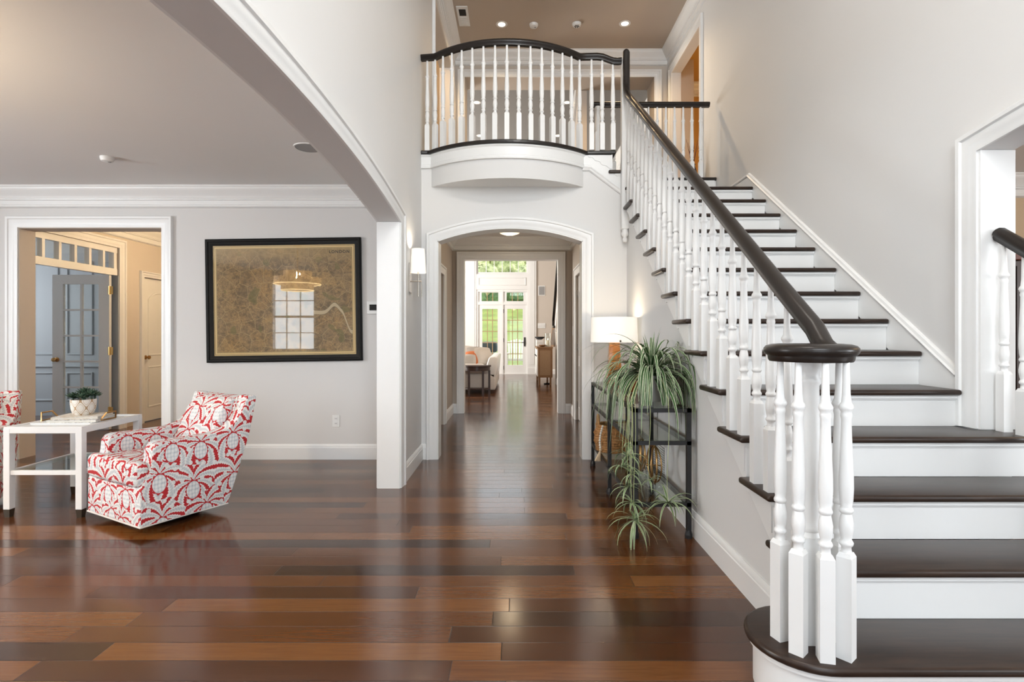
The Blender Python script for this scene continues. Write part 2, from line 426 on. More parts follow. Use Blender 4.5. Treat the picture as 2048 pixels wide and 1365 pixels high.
class MB:
    def __init__(s):
        s.v = []; s.f = []; s.m = []; s.uv = {}
    def add(s, vs, fs, m=0):
        b = len(s.v)
        s.v += [Vector(p) for p in vs]
        for f in fs:
            s.f.append([b+i for i in f]); s.m.append(m)
        return b
    def box(s, x0, x1, y0, y1, z0, z1, m=0):
        s.add([(x0,y0,z0),(x1,y0,z0),(x1,y1,z0),(x0,y1,z0),(x0,y0,z1),(x1,y0,z1),(x1,y1,z1),(x0,y1,z1)],
              [(3,2,1,0),(4,5,6,7),(0,1,5,4),(1,2,6,5),(2,3,7,6),(3,0,4,7)], m)
        return s
    def prism(s, pts, axis, a, b, m=0):
        f = {'x': lambda p, t: (t, p[0], p[1]), 'y': lambda p, t: (p[0], t, p[1]), 'z': lambda p, t: (p[0], p[1], t)}[axis]
        n = len(pts)
        s.add([f(p, a) for p in pts] + [f(p, b) for p in pts],
              [tuple(range(n-1, -1, -1)), tuple(range(n, 2*n))] + [(i, (i+1) % n, n+(i+1) % n, n+i) for i in range(n)], m)
        return s
    def lathe(s, prof, c=(0,0,0), n=16, m=0, cap=True):
        vs = []; fs = []
        k = len(prof)
        for i in range(n):
            a = 2*PI*i/n
            for r, z in prof:
                vs.append((c[0]+r*math.cos(a), c[1]+r*math.sin(a), c[2]+z))
        for i in range(n):
            j = (i+1) % n
            for q in range(k-1):
                fs.append((i*k+q, j*k+q, j*k+q+1, i*k+q+1))
        if k == 2 and prof[0][0] == 0: cap = False
        if cap and prof[0][0] > 1e-5: fs.append(tuple(i*k for i in range(n-1, -1, -1)))
        if cap and prof[-1][0] > 1e-5: fs.append(tuple(i*k+k-1 for i in range(n)))
        s.add(vs, fs, m)
        return s
    def tube(s, pts, r, n=8, m=0, closed=False):
        pts = [Vector(p) for p in pts]
        k = len(pts)
        rs = r if isinstance(r, (list, tuple)) else [r]*k
        up = Vector((0.013, 0.021, 1)).normalized()
        vs = []; fs = []
        prev = None
        for i, p in enumerate(pts):
            if closed: t = pts[(i+1) % k]-pts[i-1]
            else: t = pts[min(i+1, k-1)]-pts[max(i-1, 0)]
            t.normalize()
            if prev is None:
                a = t.cross(up if abs(t.dot(up)) < 0.95 else Vector((1, 0.1, 0))).normalized()
            else:
                a = (prev-t*prev.dot(t)).normalized()
            prev = a
            b = t.cross(a)
            for q in range(n):
                w = 2*PI*q/n
                vs.append(p+(a*math.cos(w)+b*math.sin(w))*rs[i])
        for i in range(k if closed else k-1):
            j = (i+1) % k
            for q in range(n):
                u = (q+1) % n
                fs.append((i*n+q, i*n+u, j*n+u, j*n+q))
        if not closed:
            fs.append(tuple(range(n-1, -1, -1))); fs.append(tuple((k-1)*n+q for q in range(n)))
        s.add(vs, fs, m)
        return s
    def bar(s, p, q, w, h=None, m=0, up=(0,0,1)):
        p = Vector(p); q = Vector(q); h = h or w
        t = (q-p).normalized(); u = Vector(up)
        if abs(t.dot(u)) > 0.98: u = Vector((0, 1, 0))
        a = t.cross(u).normalized()*w/2; b = a.normalized().cross(t).normalized()*h/2
        vs = [p-a-b, p+a-b, p+a+b, p-a+b, q-a-b, q+a-b, q+a+b, q-a+b]
        s.add(vs, [(3,2,1,0),(4,5,6,7),(0,1,5,4),(1,2,6,5),(2,3,7,6),(3,0,4,7)], m)
        return s
    def sweep(s, prof, path, N, m=0, closed=False):
        # prof: (u, v) with u along T x N and v along N; mitred at the corners
        path = [Vector(p) for p in path]; N = Vector(N).normalized()
        k = len(path); n = len(prof)
        vs = []; fs = []
        for i in range(k):
            if closed:
                t0 = (path[i]-path[i-1]).normalized(); t1 = (path[(i+1) % k]-path[i]).normalized()
            else:
                t0 = (path[i]-path[i-1]).normalized() if i else None
                t1 = (path[i+1]-path[i]).normalized() if i < k-1 else None
                t0 = t0 or t1; t1 = t1 or t0
            s0 = t0.cross(N).normalized(); s1 = t1.cross(N).normalized()
            sm = (s0+s1)
            sm = sm.normalized() if sm.length > 1e-6 else s0
            kk = 1/max(0.35, sm.dot(s0))
            for u, v in prof:
                vs.append(path[i]+sm*u*kk+N*v)
        for i in range(k if closed else k-1):
            j = (i+1) % k
            for q in range(n):
                w = (q+1) % n
                fs.append((i*n+q, i*n+w, j*n+w, j*n+q))
        if not closed:
            fs.append(tuple(range(n))); fs.append(tuple((k-1)*n+q for q in range(n-1, -1, -1)))
        s.add(vs, fs, m)
        return s
    def ball(s, c, r, m=0, nu=10, nv=7, sq=(1,1,1)):
        prof = [(max(1e-6, math.sin(PI*i/nv))*r, -math.cos(PI*i/nv)*r) for i in range(nv+1)]
        b = len(s.v)
        s.lathe([(p[0] if 0 < i < nv else 0, p[1]) for i, p in enumerate(prof)], (0,0,0), nu, m)
        for i in range(b, len(s.v)):
            p = s.v[i]
            s.v[i] = Vector((c[0]+p.x*sq[0], c[1]+p.y*sq[1], c[2]+p.z*sq[2]))
        return s
    def ribbon(s, pts, ws, side, m=0, fold=0.25):
        # a leaf: two quads wide with a folded midrib, uv x runs across the blade
        b = len(s.v); k = len(pts)
        for i, p in enumerate(pts):
            p = Vector(p)
            t = Vector(pts[min(i+1, k-1)])-Vector(pts[max(i-1, 0)])
            sd = Vector(side); sd = (sd-t.normalized()*sd.dot(t.normalized())).normalized()
            nn = sd.cross(t).normalized()
            if nn.z < 0: nn = -nn
            w = ws[i]
            s.v += [p-sd*w+nn*w*fold, p, p+sd*w+nn*w*fold]
            if i:
                o = b+3*i
                for a in (0, 1):
                    s.uv[len(s.f)] = [(a*0.5, (i-1)/k), (a*0.5+0.5, (i-1)/k), (a*0.5+0.5, i/k), (a*0.5, i/k)]
                    s.f.append([o-3+a, o-2+a, o+1+a, o+a]); s.m.append(m)
        return s
    def move(s, mat, start=0):
        for i in range(start, len(s.v)): s.v[i] = mat @ s.v[i]
        return s
    def build(s, name, mats, parent=None, smooth=None, bevel=0, seg=2, boxuv=False, recalc=True, local=False):
        if not isinstance(mats, (list, tuple)): mats = [mats]
        base = Vector((0, 0, 0))
        if parent is not None:
            if not local: base = off(parent)
        elif s.v:
            xs = [p.x for p in s.v]; ys = [p.y for p in s.v]; zs = [p.z for p in s.v]
            base = Vector(((min(xs)+max(xs))/2, (min(ys)+max(ys))/2, min(zs)))
        me = bpy.data.meshes.new(name)
        bm = bmesh.new()
        bv = [bm.verts.new(p-base) for p in s.v]
        uvl = bm.loops.layers.uv.new('UVMap') if (s.uv or boxuv) else None
        for i, f in enumerate(s.f):
            try: bf = bm.faces.new([bv[q] for q in f])
            except ValueError: continue
            bf.material_index = s.m[i]
            if i in s.uv:
                for lp, uv in zip(bf.loops, s.uv[i]): lp[uvl].uv = uv
        if recalc: bmesh.ops.recalc_face_normals(bm, faces=bm.faces)
        if bevel:
            es = [e for e in bm.edges if len(e.link_faces) == 2 and e.calc_face_angle(0) > 0.55]
            bmesh.ops.bevel(bm, geom=es, offset=bevel, segments=seg, profile=0.5, affect='EDGES', clamp_overlap=True)
        if boxuv:
            for f in bm.faces:
                n = f.normal
                ax = max(range(3), key=lambda q: abs(n[q]))
                for lp in f.loops:
                    c = lp.vert.co
                    lp[uvl].uv = (c.y, c.z) if ax == 0 else (c.x+0.37, c.z) if ax == 1 else (c.x+0.11, c.y+0.23)
        bm.to_mesh(me); bm.free()
        for mm in mats: me.materials.append(M[mm] if isinstance(mm, str) else mm)
        if smooth is not None:
            me.shade_smooth()
            me.set_sharp_from_angle(angle=math.radians(smooth))
        o = bpy.data.objects.new(name, me)
        COL.objects.link(o)
        if parent is not None:
            o.parent = parent
            if not local: WORLD[o.name] = base
            else: WORLD[o.name] = Vector((0, 0, 0))
        else:
            o.location = base
            WORLD[o.name] = base
        return o

def tag(o, label=None, cat=None, group=None, kind=None):
    if label: o['label'] = label
    if cat: o['category'] = cat
    if group: o['group'] = group
    if kind: o['kind'] = kind
    return o
def thing(name, label, cat, loc=(0,0,0), rotz=0, group=None, kind=None, local=False):
    o = bpy.data.objects.new(name, None)
    COL.objects.link(o)
    o.empty_display_size = 0.1
    o.location = loc
    o.rotation_euler = (0, 0, rotz)
    WORLD[o.name] = Vector((0, 0, 0)) if local else Vector(loc)
    return tag(o, label, cat, group, kind)
def struct(o, label, cat):
    return tag(o, label, cat, kind='structure')
def dup(root, loc=None, rotz=None, label=None, group=None):
    r = root.copy(); COL.objects.link(r)
    if loc is not None: r.location = loc
    if rotz is not None: r.rotation_euler = (0, 0, rotz)
    if label: r['label'] = label
    if group: r['group'] = group
    for ch in list(root.children):
        c = ch.copy(); COL.objects.link(c); c.parent = r
        for g in list(ch.children):
            d = g.copy(); COL.objects.link(d); d.parent = c
    return r
# ------------------------------------------------------------------ the setting
YB = 5.33            # foyer / living room back wall
XL, XR = -0.93, 2.31 # foyer left and right walls
FLOOR2 = 3.04
RISE, RUN = 0.19, 0.27
def nose(n): return 1.68+RUN*(n-1)
def rake(y): return RISE*((y-1.68)/RUN+1)

def arch_pts(c, a, base, b, n=32, rev=False):
    p = seg_arch(c-a, c+a, base, b, n)
    return p if rev else p[::-1]
def seg_arch(x0, x1, base, rise, n=24):
    w = (x1-x0)/2; R = (w*w+rise*rise)/(2*rise); cx = (x0+x1)/2; cz = base+rise-R
    t = math.asin(w/R)
    return [(cx+R*math.sin(-t+2*t*i/n), cz+R*math.cos(-t+2*t*i/n)) for i in range(n+1)]

CASE = [(0, 0), (0, 0.014), (0.012, 0.018), (0.036, 0.018), (0.042, 0.022), (0.078, 0.022), (0.085, 0.032), (0.104, 0.034), (0.108, 0.028), (0.11, 0.0)]
CROWN = [(0, 0), (0.125, 0), (0.125, -0.012), (0.115, -0.018), (0.112, -0.03), (0.098, -0.05), (0.07, -0.075), (0.048, -0.098), (0.044, -0.108), (0.036, -0.112), (0.034, -0.122), (0.02, -0.128), (0.018, -0.165), (0.024, -0.172), (0.024, -0.186), (0.010, -0.196), (0, -0.20)]
BASE = [(0, 0), (0.020, 0), (0.020, 0.115), (0.016, 0.120), (0.016, 0.128), (0.012, 0.140), (0.006, 0.150), (0, 0.150)]

def casing(name, pts, N, label, w=1.0, mat='trim_white'):
    pts = [Vector(p) for p in pts]; N = Vector(N)
    c = sum(pts, Vector())/len(pts)
    s = (pts[1]-pts[0]).cross(N)
    if s.dot(pts[0]-c) < 0: pts = pts[::-1]
    o = MB().sweep([(u*w, v) for u, v in CASE], pts, N).build(name, mat, smooth=35)
    return struct(o, label, 'trim')
def crown(name, pts, label, k=1.0, mat='trim_white'):
    o = MB().sweep([(u*k, v*k) for u, v in CROWN], pts, (0, 0, 1)).build(name, mat, smooth=35)
    return struct(o, label, 'crown moulding')
def baseboard(name, pts, label):
    o = MB().sweep(BASE, pts, (0, 0, 1)).build(name, 'trim_white', smooth=35)
    return struct(o, label, 'baseboard')
def boxes(name, mat, label, cat, *bs):
    m = MB()
    for b in bs: m.box(*b)
    return struct(m.build(name, mat), label, cat)

boxes('floor', 'floor_wood', 'glossy dark brown plank floor running through the foyer and hall', 'floor', (-9.3, 7.3, -1.9, 16.75, -0.12, 0))

# foyer left wall with the wide flat arch into the living room
AC, AA, AB, ABASE = 2.45, 1.88, 0.14, 2.135
m = MB()
m.prism([(-1.75, 0), (AC-AA, 0)] + arch_pts(AC, AA, ABASE, AB, rev=True) + [(AC+AA, 0), (YB, 0), (YB, 5.6), (-1.75, 5.6)], 'x', -1.10, XL)
m.box(-1.10, XL, YB, 6.15, 3.0, 5.6)
m.box(-1.10, XL, 6.15, 7.8, 5.09, 5.6)
m.box(-1.10, XL, 7.8, 8.17, 3.0, 5.6)
struct(m.build('wall_left', 'foyer_paint'), 'pale two storey foyer wall with a wide flat arch to the living room', 'wall')
casing('trim_1', [(XL, AC+AA, 0)] + [(XL, y, z) for y, z in arch_pts(AC, AA, ABASE, AB)] + [(XL, AC-AA, 0)], (1, 0, 0), 'white casing around the wide living room arch, foyer side')
boxes('trim_2', 'trim_white', 'white jamb lining at the end of the living room arch', 'trim', (-1.105, XL+0.004, AC+AA-0.014, AC+AA, 0, ABASE))
casing('trim_3', [(-1.10, AC+AA, 0)] + [(-1.10, y, z) for y, z in arch_pts(AC, AA, ABASE, AB)] + [(-1.10, AC-AA, 0)], (-1, 0, 0), 'white casing around the wide arch, living room side')

# right wall with its arch to the dining room and the opening upstairs
RC, RA = 0.81, 1.88
m = MB()
m.prism([(-1.75, 0), (RC-RA, 0)] + arch_pts(RC, RA, 2.15, AB, rev=True) + [(RC+RA, 0), (6.75, 0), (6.75, 5.6), (-1.75, 5.6)], 'x', XR, 2.475)
m.box(XR, 2.44, 6.75, 7.95, 0, FLOOR2)
m.box(XR, 2.44, 6.75, 7.95, 5.09, 5.6)
m.box(XR, 2.44, 7.95, 8.6, 0, 5.6)
struct(m.build('wall_right', 'foyer_paint'), 'pale grey two storey wall along the right of the staircase', 'wall')
casing('trim_4', [(XR, RC-RA, 0)] + [(XR, y, z) for y, z in arch_pts(RC, RA, 2.15, AB, rev=True)] + [(XR, RC+RA, 0.764)], (-1, 0, 0), 'white casing around the dining room arch beside the stairs')
boxes('trim_5', 'trim_white', 'white jamb lining of the dining room arch', 'trim', (XR-0.004, 2.48, RC+RA-0.014, RC+RA, 0.762, 2.15))

# back wall: living room doorway and the arched hall opening
m = MB()
AX0, AX1 = -0.77, 0.665
m.prism([(-6.6, 0), (-4.91, 0), (-4.91, 2.29), (-3.49, 2.29), (-3.49, 0), (-1.015, 0), (-1.015, 3.0), (-6.6, 3.0)], 'y', YB, 5.50, 0)
m.prism([(-1.015, 0), (AX0, 0)] + seg_arch(AX0, AX1, 2.155, 0.13) + [(AX1, 0), (2.44, 0), (2.44, 2.62), (1.10, 2.62), (1.10, 2.82), (0.95, 2.82), (0.95, 3.0), (-1.015, 3.0)], 'y', YB, 5.50, 1)
struct(m.build('wall_back', ['wall_paint', 'foyer_paint']), 'grey back wall with a doorway at left and the arched hall opening', 'wall')
casing('trim_6', [(-4.91, YB, 0), (-4.91, YB, 2.29), (-3.49, YB, 2.29), (-3.49, YB, 0)], (0, -1, 0), 'white casing around the living room doorway left of the framed map')
boxes('trim_7', 'beige_paint', 'beige jamb lining of the living room doorway', 'trim', (-4.912, -4.902, YB-0.002, 5.51, 0, 2.282), (-3.498, -3.488, YB-0.002, 5.51, 0, 2.282), (-4.912, -3.488, YB-0.002, 5.51, 2.282, 2.292))
ap = seg_arch(AX0, AX1, 2.155, 0.13)
casing('trim_8', [(AX0, YB, 0)] + [(x, YB, z) for x, z in ap] + [(AX1, YB, 0)], (0, -1, 0), 'white casing around the arched hall opening')
m = MB()
m.box(AX0-0.004, AX0+0.010, YB-0.012, 5.515, 0, 2.155); m.box(AX1-0.010, AX1+0.004, YB-0.012, 5.515, 0, 2.155)
ap2 = [(x, z-0.008) for x, z in ap]
m.prism(ap + ap2[::-1], 'y', YB-0.012, 5.515)
struct(m.build('trim_9', 'trim_white'), 'white jamb lining inside the arched hall opening', 'trim')

# living room shell
boxes('wall_living_left', 'wall_paint', 'grey side wall of the living room', 'wall', (-6.7, -6.5, -1.75, 0.55, 0, 2.95), (-6.7, -6.5, 3.05, YB, 0, 2.95), (-6.7, -6.5, 0.55, 3.05, 0, 0.7), (-6.7, -6.5, 0.55, 3.05, 2.45, 2.95))
boxes('ceiling_living', 'ceiling_paint', 'flat white living room ceiling', 'ceiling', (-6.6, -1.10, -1.75, YB, 2.68, 2.85))
crown('trim_10', [(-6.5, -1.6, 2.68), (-6.5, YB, 2.68), (-1.10, YB, 2.68), (-1.10, -1.6, 2.68)], 'white crown moulding along the living room ceiling')
baseboard('baseboard_living', [(-3.38, YB, 0), (-1.10, YB, 0), (-1.10, AC+AA+0.11, 0)], 'white baseboard under the framed map')
baseboard('baseboard_living_left', [(-6.5, -1.6, 0), (-6.5, YB, 0), (-5.02, YB, 0)], 'white baseboard left of the living room doorway')
baseboard('baseboard_left', [(XL, AC+AA+0.11, 0), (XL, YB, 0), (AX0-0.11, YB, 0)], 'white baseboard between the living room arch and the hall arch')
baseboard('baseboard_stair', [(AX1+0.11, YB, 0), (1.10, YB, 0), (1.10, 2.0, 0)], 'white baseboard under the staircase')

# front wall behind the camera, its windows seen only in reflections
m = MB()
def wall_with_holes(m, x0, x1, z1, holes, y0=-1.75, y1=-1.6):
    xs = sorted({x0, x1, *[h[0] for h in holes], *[h[1] for h in holes]})
    for a, b in zip(xs, xs[1:]):
        hs = sorted((h[2], h[3]) for h in holes if h[0] <= a and h[1] >= b)
        z = 0
        for lo, hi in hs:
            if lo > z: m.box(a, b, y0, y1, z, lo)
            z = hi
        if z < z1: m.box(a, b, y0, y1, z, z1)
wall_with_holes(m, -6.7, -0.93, 2.95, [(-5.57, -4.53, 0.85, 2.42), (-2.88, -1.84, 0.85, 2.42)])
wall_with_holes(m, -0.93, 2.44, 5.6, [(-0.42, 1.80, 0.0, 2.3), (-0.42, 1.80, 2.85, 5.05)])
wall_with_holes(m, 2.44, 7.2, 2.95, [(3.8, 5.4, 0.85, 2.4)])
struct(m.build('wall_front', 'wall_paint'), 'front wall of the house with its windows', 'wall')
def window(name, x0, x1, z0, z1, y, cols, rows, label, rail=True):
    t = thing(name, label, 'window', ((x0+x1)/2, y, z0), kind='structure')
    m = MB(); w = 0.055
    m.box(x0, x0+w, y-0.05, y, z0, z1); m.box(x1-w, x1, y-0.05, y, z0, z1)
    m.box(x0+w, x1-w, y-0.05, y, z0, z0+w); m.box(x0+w, x1-w, y-0.05, y, z1-w, z1)
    m.build('window_frame', 'trim_white', t)
    m = MB()
    for i in range(1, cols):
        x = x0+w+(x1-x0-2*w)*i/cols
        m.box(x-0.010, x+0.010, y-0.035, y-0.012, z0+w, z1-w)
    for i in range(1, rows):
        z = z0+w+(z1-z0-2*w)*i/rows
        h = 0.025 if rail and i*2 == rows else 0.010
        m.box(x0+w, x1-w, y-0.036, y-0.011, z-h, z+h)
    m.build('muntin', 'trim_white', t)
    return t
window('window_3', -5.57, -4.53, 0.85, 2.42, -1.62, 3, 4, 'white double hung window of the living room front wall, away from the arch')
window('window_4', -2.88, -1.84, 0.85, 2.42, -1.62, 3, 4, 'white double hung window of the living room front wall, beside the arch')
window('window_5', -0.42, 1.80, 2.85, 5.05, -1.62, 4, 4, 'tall white window high over the front door')
window('window_6', -0.42, 1.80, 0.0, 2.3, -1.62, 4, 5, 'glazed white front door unit')
window('window_7', 3.8, 5.4, 0.85, 2.4, -1.62, 4, 4, 'white window of the dining room front wall')

# hall behind the arch
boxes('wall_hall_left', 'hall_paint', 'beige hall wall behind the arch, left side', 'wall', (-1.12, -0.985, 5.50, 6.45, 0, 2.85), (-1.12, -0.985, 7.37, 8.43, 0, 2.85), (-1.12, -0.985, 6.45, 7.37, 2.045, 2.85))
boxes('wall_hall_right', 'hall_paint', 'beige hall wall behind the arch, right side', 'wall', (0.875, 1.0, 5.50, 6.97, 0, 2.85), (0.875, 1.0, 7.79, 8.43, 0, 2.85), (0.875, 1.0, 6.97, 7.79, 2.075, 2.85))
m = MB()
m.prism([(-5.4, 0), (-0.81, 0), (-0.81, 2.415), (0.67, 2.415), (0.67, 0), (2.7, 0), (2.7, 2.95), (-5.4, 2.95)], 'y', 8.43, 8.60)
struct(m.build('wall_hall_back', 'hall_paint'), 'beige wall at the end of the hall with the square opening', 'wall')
for nm, y, N, lb in (('trim_11', 8.43, -1, 'white casing of the square opening at the hall end'), ('trim_12', 8.60, 1, 'white casing of the square opening, great room side')):
    casing(nm, [(-0.81, y, 0), (-0.81, y, 2.415), (0.67, y, 2.415), (0.67, y, 0)], (0, N, 0), lb)
boxes('trim_13', 'trim_white', 'white jamb lining of the square opening at the hall end', 'trim', (-0.815, -0.803, 8.42, 8.61, 0, 2.415), (0.663, 0.675, 8.42, 8.61, 0, 2.415), (-0.815, 0.675, 8.42, 8.61, 2.405, 2.42))
boxes('ceiling_hall', 'ceiling_paint', 'white ceiling of the hall behind the arch', 'ceiling', (-1.12, 1.0, 5.50, 8.43, 2.74, 2.80))
crown('trim_14', [(-0.985, 5.50, 2.74), (-0.985, 8.43, 2.74), (0.875, 8.43, 2.74), (0.875, 5.50, 2.74)], 'white crown moulding around the hall ceiling')
baseboard('baseboard_hall_left', [(-0.985, 7.48, 0), (-0.985, 8.43, 0), (-0.92, 8.43, 0)], 'white baseboard at the left end of the hall')
baseboard('baseboard_hall_right', [(0.78, 8.43, 0), (0.875, 8.43, 0), (0.875, 7.90, 0)], 'white baseboard at the right end of the hall')
casing('trim_15', [(-0.985, 7.37, 0), (-0.985, 7.37, 2.045), (-0.985, 6.45, 2.045), (-0.985, 6.45, 0)], (1, 0, 0), 'white casing of the hall door at left')
casing('trim_16', [(0.875, 7.79, 0), (0.875, 7.79, 2.075), (0.875, 6.97, 2.075), (0.875, 6.97, 0)], (-1, 0, 0), 'white casing of the hall door at right')

def panel_door(name, x, y0, y1, z1, face, label, knob_y, hinge_y=None, lever=False, mat='trim_white'):
    # a moulded door lying in the plane X = x, seen from the side face (+1 / -1)
    t = thing(name, label, 'door', (x, (y0+y1)/2, 0), kind='structure')
    b = x-face*0.03
    dl = MB().box(min(b, b-face*0.035), max(b, b-face*0.035), y0+0.004, y1-0.004, 0.008, z1-0.004)
    dl = dl.build('door_leaf', mat, t, bevel=0.003, seg=1)
    w = y1-y0
    def frame(pts):
        MB().sweep([(0, 0), (0.003, 0.008), (0.014, 0.009), (0.022, 0.002), (0.022, 0)], [(b, p[0], p[1]) for p in pts], (face, 0, 0), closed=True).build('panel_moulding', mat, t, smooth=40).parent = dl
    a0, a1 = y0+0.13, y1-0.13
    lo, hi = 0.20, 0.78
    frame([(a0, lo), (a0, hi), (a1, hi), (a1, lo)])
    top = seg_arch(a0, a1, z1-0.30, 0.11, 10)
    frame([(a0, 0.93)] + top + [(a1, 0.93)])
    k = MB()
    kx = b+face*0.001
    kb = MB().lathe([(0.030, 0), (0.030, 0.006), (0.012, 0.012), (0.011, 0.03), (0.022, 0.038), (0.028, 0.05), (0.024, 0.062), (0, 0.066)], (0, 0, 0), 14)
    if lever: kb.box(-0.008, 0.008, -0.10, 0.008, 0.034, 0.05)
    kb.move(Matrix.Translation((kx, knob_y, 0.91)) @ Matrix.Rotation(face*PI/2, 4, 'Y'))
    kb.build('door_knob', 'nickel' if lever else 'dark_brass', t, smooth=40).parent = dl
    if hinge_y is not None:
        for z in (0.22, 1.05, 1.82):
            MB().box(min(kx, kx+face*0.004), max(kx, kx+face*0.004), hinge_y-0.03, hinge_y+0.03, z-0.045, z+0.045).lathe([(0.008, -0.05), (0.008, 0.05)], (kx+face*0.008, hinge_y, z), 8).build('hinge', 'nickel', t, smooth=40).parent = dl
    return t
panel_door('door_1', 0.875, 6.97, 7.79, 2.075, -1, 'white arched panel door with three hinges on the right of the hall', 7.06, 7.775, True)
panel_door('door_2', -0.985, 6.45, 7.37, 2.045, 1, 'white panel door on the left of the hall', 6.53)

# back hall behind the living room doorway, with the office beyond
m = MB()
m.box(-5.30, -5.17, 5.50, 5.72, 0, 2.85); m.box(-5.30, -5.17, 5.72, 7.03, 2.36, 2.85)
m.box(-5.30, -5.17, 7.03, 7.50, 0, 2.85); m.box(-5.30, -5.17, 7.50, 8.26, 2.03, 2.85); m.box(-5.30, -5.17, 8.26, 8.43, 0, 2.85)
struct(m.build('wall_back_hall', 'beige_paint'), 'warm beige wall behind the living room doorway', 'wall')
boxes('ceiling_back_hall', 'ceiling_paint', 'ceiling of the small hall behind the living room doorway', 'ceiling', (-5.30, -1.12, 5.50, 8.43, 2.70, 2.80))
crown('trim_17', [(-5.17, 5.50, 2.70), (-5.17, 8.43, 2.70), (-1.12, 8.43, 2.70)], 'crown moulding behind the living room doorway')
casing('trim_18', [(-5.17, 5.72, 0), (-5.17, 5.72, 2.36), (-5.17, 7.03, 2.36), (-5.17, 7.03, 0)], (1, 0, 0), 'white casing around the office door and transom')
casing('trim_19', [(-5.17, 7.50, 0), (-5.17, 7.50, 2.03), (-5.17, 8.26, 2.03), (-5.17, 8.26, 0)], (1, 0, 0), 'white casing around the arched panel door behind the doorway', 0.75)
panel_door('door_3', -5.17, 7.50, 8.26, 2.03, 1, 'cream arched panel door with brass knob seen through the living room doorway', 7.58)
t = thing('window_8', 'row of small transom panes over the office door', 'window', (-5.2, 6.4, 2.0), kind='structure')
m = MB(); m.box(-5.26, -5.19, 5.72, 7.03, 2.0, 2.085); m.box(-5.26, -5.19, 5.72, 7.03, 2.29, 2.36)
for i in range(7):
    y = 5.72+1.31*i/6; w = 0.05 if i in (0, 6) else 0.018
    m.box(-5.255, -5.195, max(5.72, y-w), min(7.03, y+w), 2.085, 2.29)
m.build('window_frame', 'trim_white', t)
MB().box(-5.226, -5.222, 5.73, 7.02, 2.08, 2.30).build('window_pane', 'pane_glass', t)
boxes('trim_20', 'office_paint', 'grey jamb lining of the office doorway', 'trim', (-5.31, -5.168, 7.015, 7.03, 0, 2.0), (-5.31, -5.168, 5.72, 5.735, 0, 2.0))

# the open office door, a ten light leaf swung into the room
DX0, DX1, DY = -5.95, -5.22, 6.95
t = thing('door_4', 'pale grey glazed office door standing open behind the living room doorway', 'door', ((DX0+DX1)/2, DY, 0), kind='structure')
m = MB()
gx0, gx1, gz0, gz1 = DX0+0.135, DX1-0.135, 0.22, 1.88
m.box(DX0, gx0, DY-0.02, DY+0.02, 0.01, 2.0); m.box(gx1, DX1, DY-0.02, DY+0.02, 0.01, 2.0)
m.box(gx0, gx1, DY-0.02, DY+0.02, 0.01, gz0); m.box(gx0, gx1, DY-0.02, DY+0.02, gz1, 2.0)
dl = m.build('door_leaf', 'door_grey', t)
m = MB(); cx = (gx0+gx1)/2
m.box(cx-0.012, cx+0.012, DY-0.015, DY+0.015, gz0, gz1)
for i in range(1, 5):
    z = gz0+(gz1-gz0)*i/5
    m.box(gx0, gx1, DY-0.016, DY+0.016, z-0.012, z+0.012)
m.build('muntin', 'door_grey', t).parent = dl
MB().box(gx0, gx1, DY-0.002, DY+0.002, gz0, gz1).build('door_glass', 'pane_glass', t).parent = dl
kb = MB().lathe([(0.030, 0), (0.030, 0.006), (0.012, 0.012), (0.011, 0.03), (0.022, 0.038), (0.028, 0.05), (0.024, 0.062), (0, 0.066)], (0, 0, 0), 14)
kb.move(Matrix.Translation((DX0+0.06, DY-0.02, 0.91)) @ Matrix.Rotation(PI/2, 4, 'X')).build('door_knob', 'dark_brass', t, smooth=40).parent = dl
for z in (0.25, 1.02, 1.80):
    MB().box(DX1-0.01, DX1+0.05, DY-0.028, DY-0.02, z-0.05, z+0.05).lathe([(0.009, -0.055), (0.009, 0.055)], (DX1+0.012, DY-0.03, z), 8).build('hinge', 'brass', t, smooth=40).parent = dl

m = MB()
m.box(-9.15, -9.0, 5.35, 8.4, 0, 2.85); m.box(-9.15, -5.30, 8.20, 8.40, 0, 2.85); m.box(-9.15, -6.5, 5.33, 5.50, 0, 2.85)
struct(m.build('wall_office', 'office_paint'), 'blue grey panelled office walls behind the open glazed door', 'wall')
boxes('ceiling_office', 'ceiling_paint', 'office ceiling', 'ceiling', (-9.15, -5.30, 5.35, 8.4, 2.70, 2.80))
m = MB()
for i in range(7):
    x0 = -8.9+0.52*i
    for z0, z1 in ((0.22, 0.66), (0.92, 2.35)):
        m.sweep([(0, 0), (0.004, 0.014), (0.02, 0.016), (0.03, 0.004), (0.03, 0)], [(x0, 8.20, z0), (x0, 8.20, z1), (x0+0.40, 8.20, z1), (x0+0.40, 8.20, z0)], (0, -1, 0), closed=True)
m.sweep([(0, 0), (0.03, 0.0), (0.03, 0.02), (0.012, 0.03), (0.012, 0.07), (0, 0.07)], [(-9.0, 8.20, 0.74), (-5.30, 8.20, 0.74)], (0, 0, 1))
struct(m.build('trim_21', 'office_paint', smooth=35), 'blue grey panel mouldings and chair rail in the office', 'trim')

# staircase wall, side of the stairs
m = MB()
m.prism([(2.0, 0), (YB, 0), (YB, rake(YB-0.28)-0.05), (2.0, rake(2.0-0.28)-0.05)], 'x', 1.10, 1.16)
m.box(1.102, 1.16, 5.02, YB-0.001, 2.30, 2.63)
struct(m.build('wall_stair', 'foyer_paint'), 'grey wall under the staircase behind the glass console', 'wall')

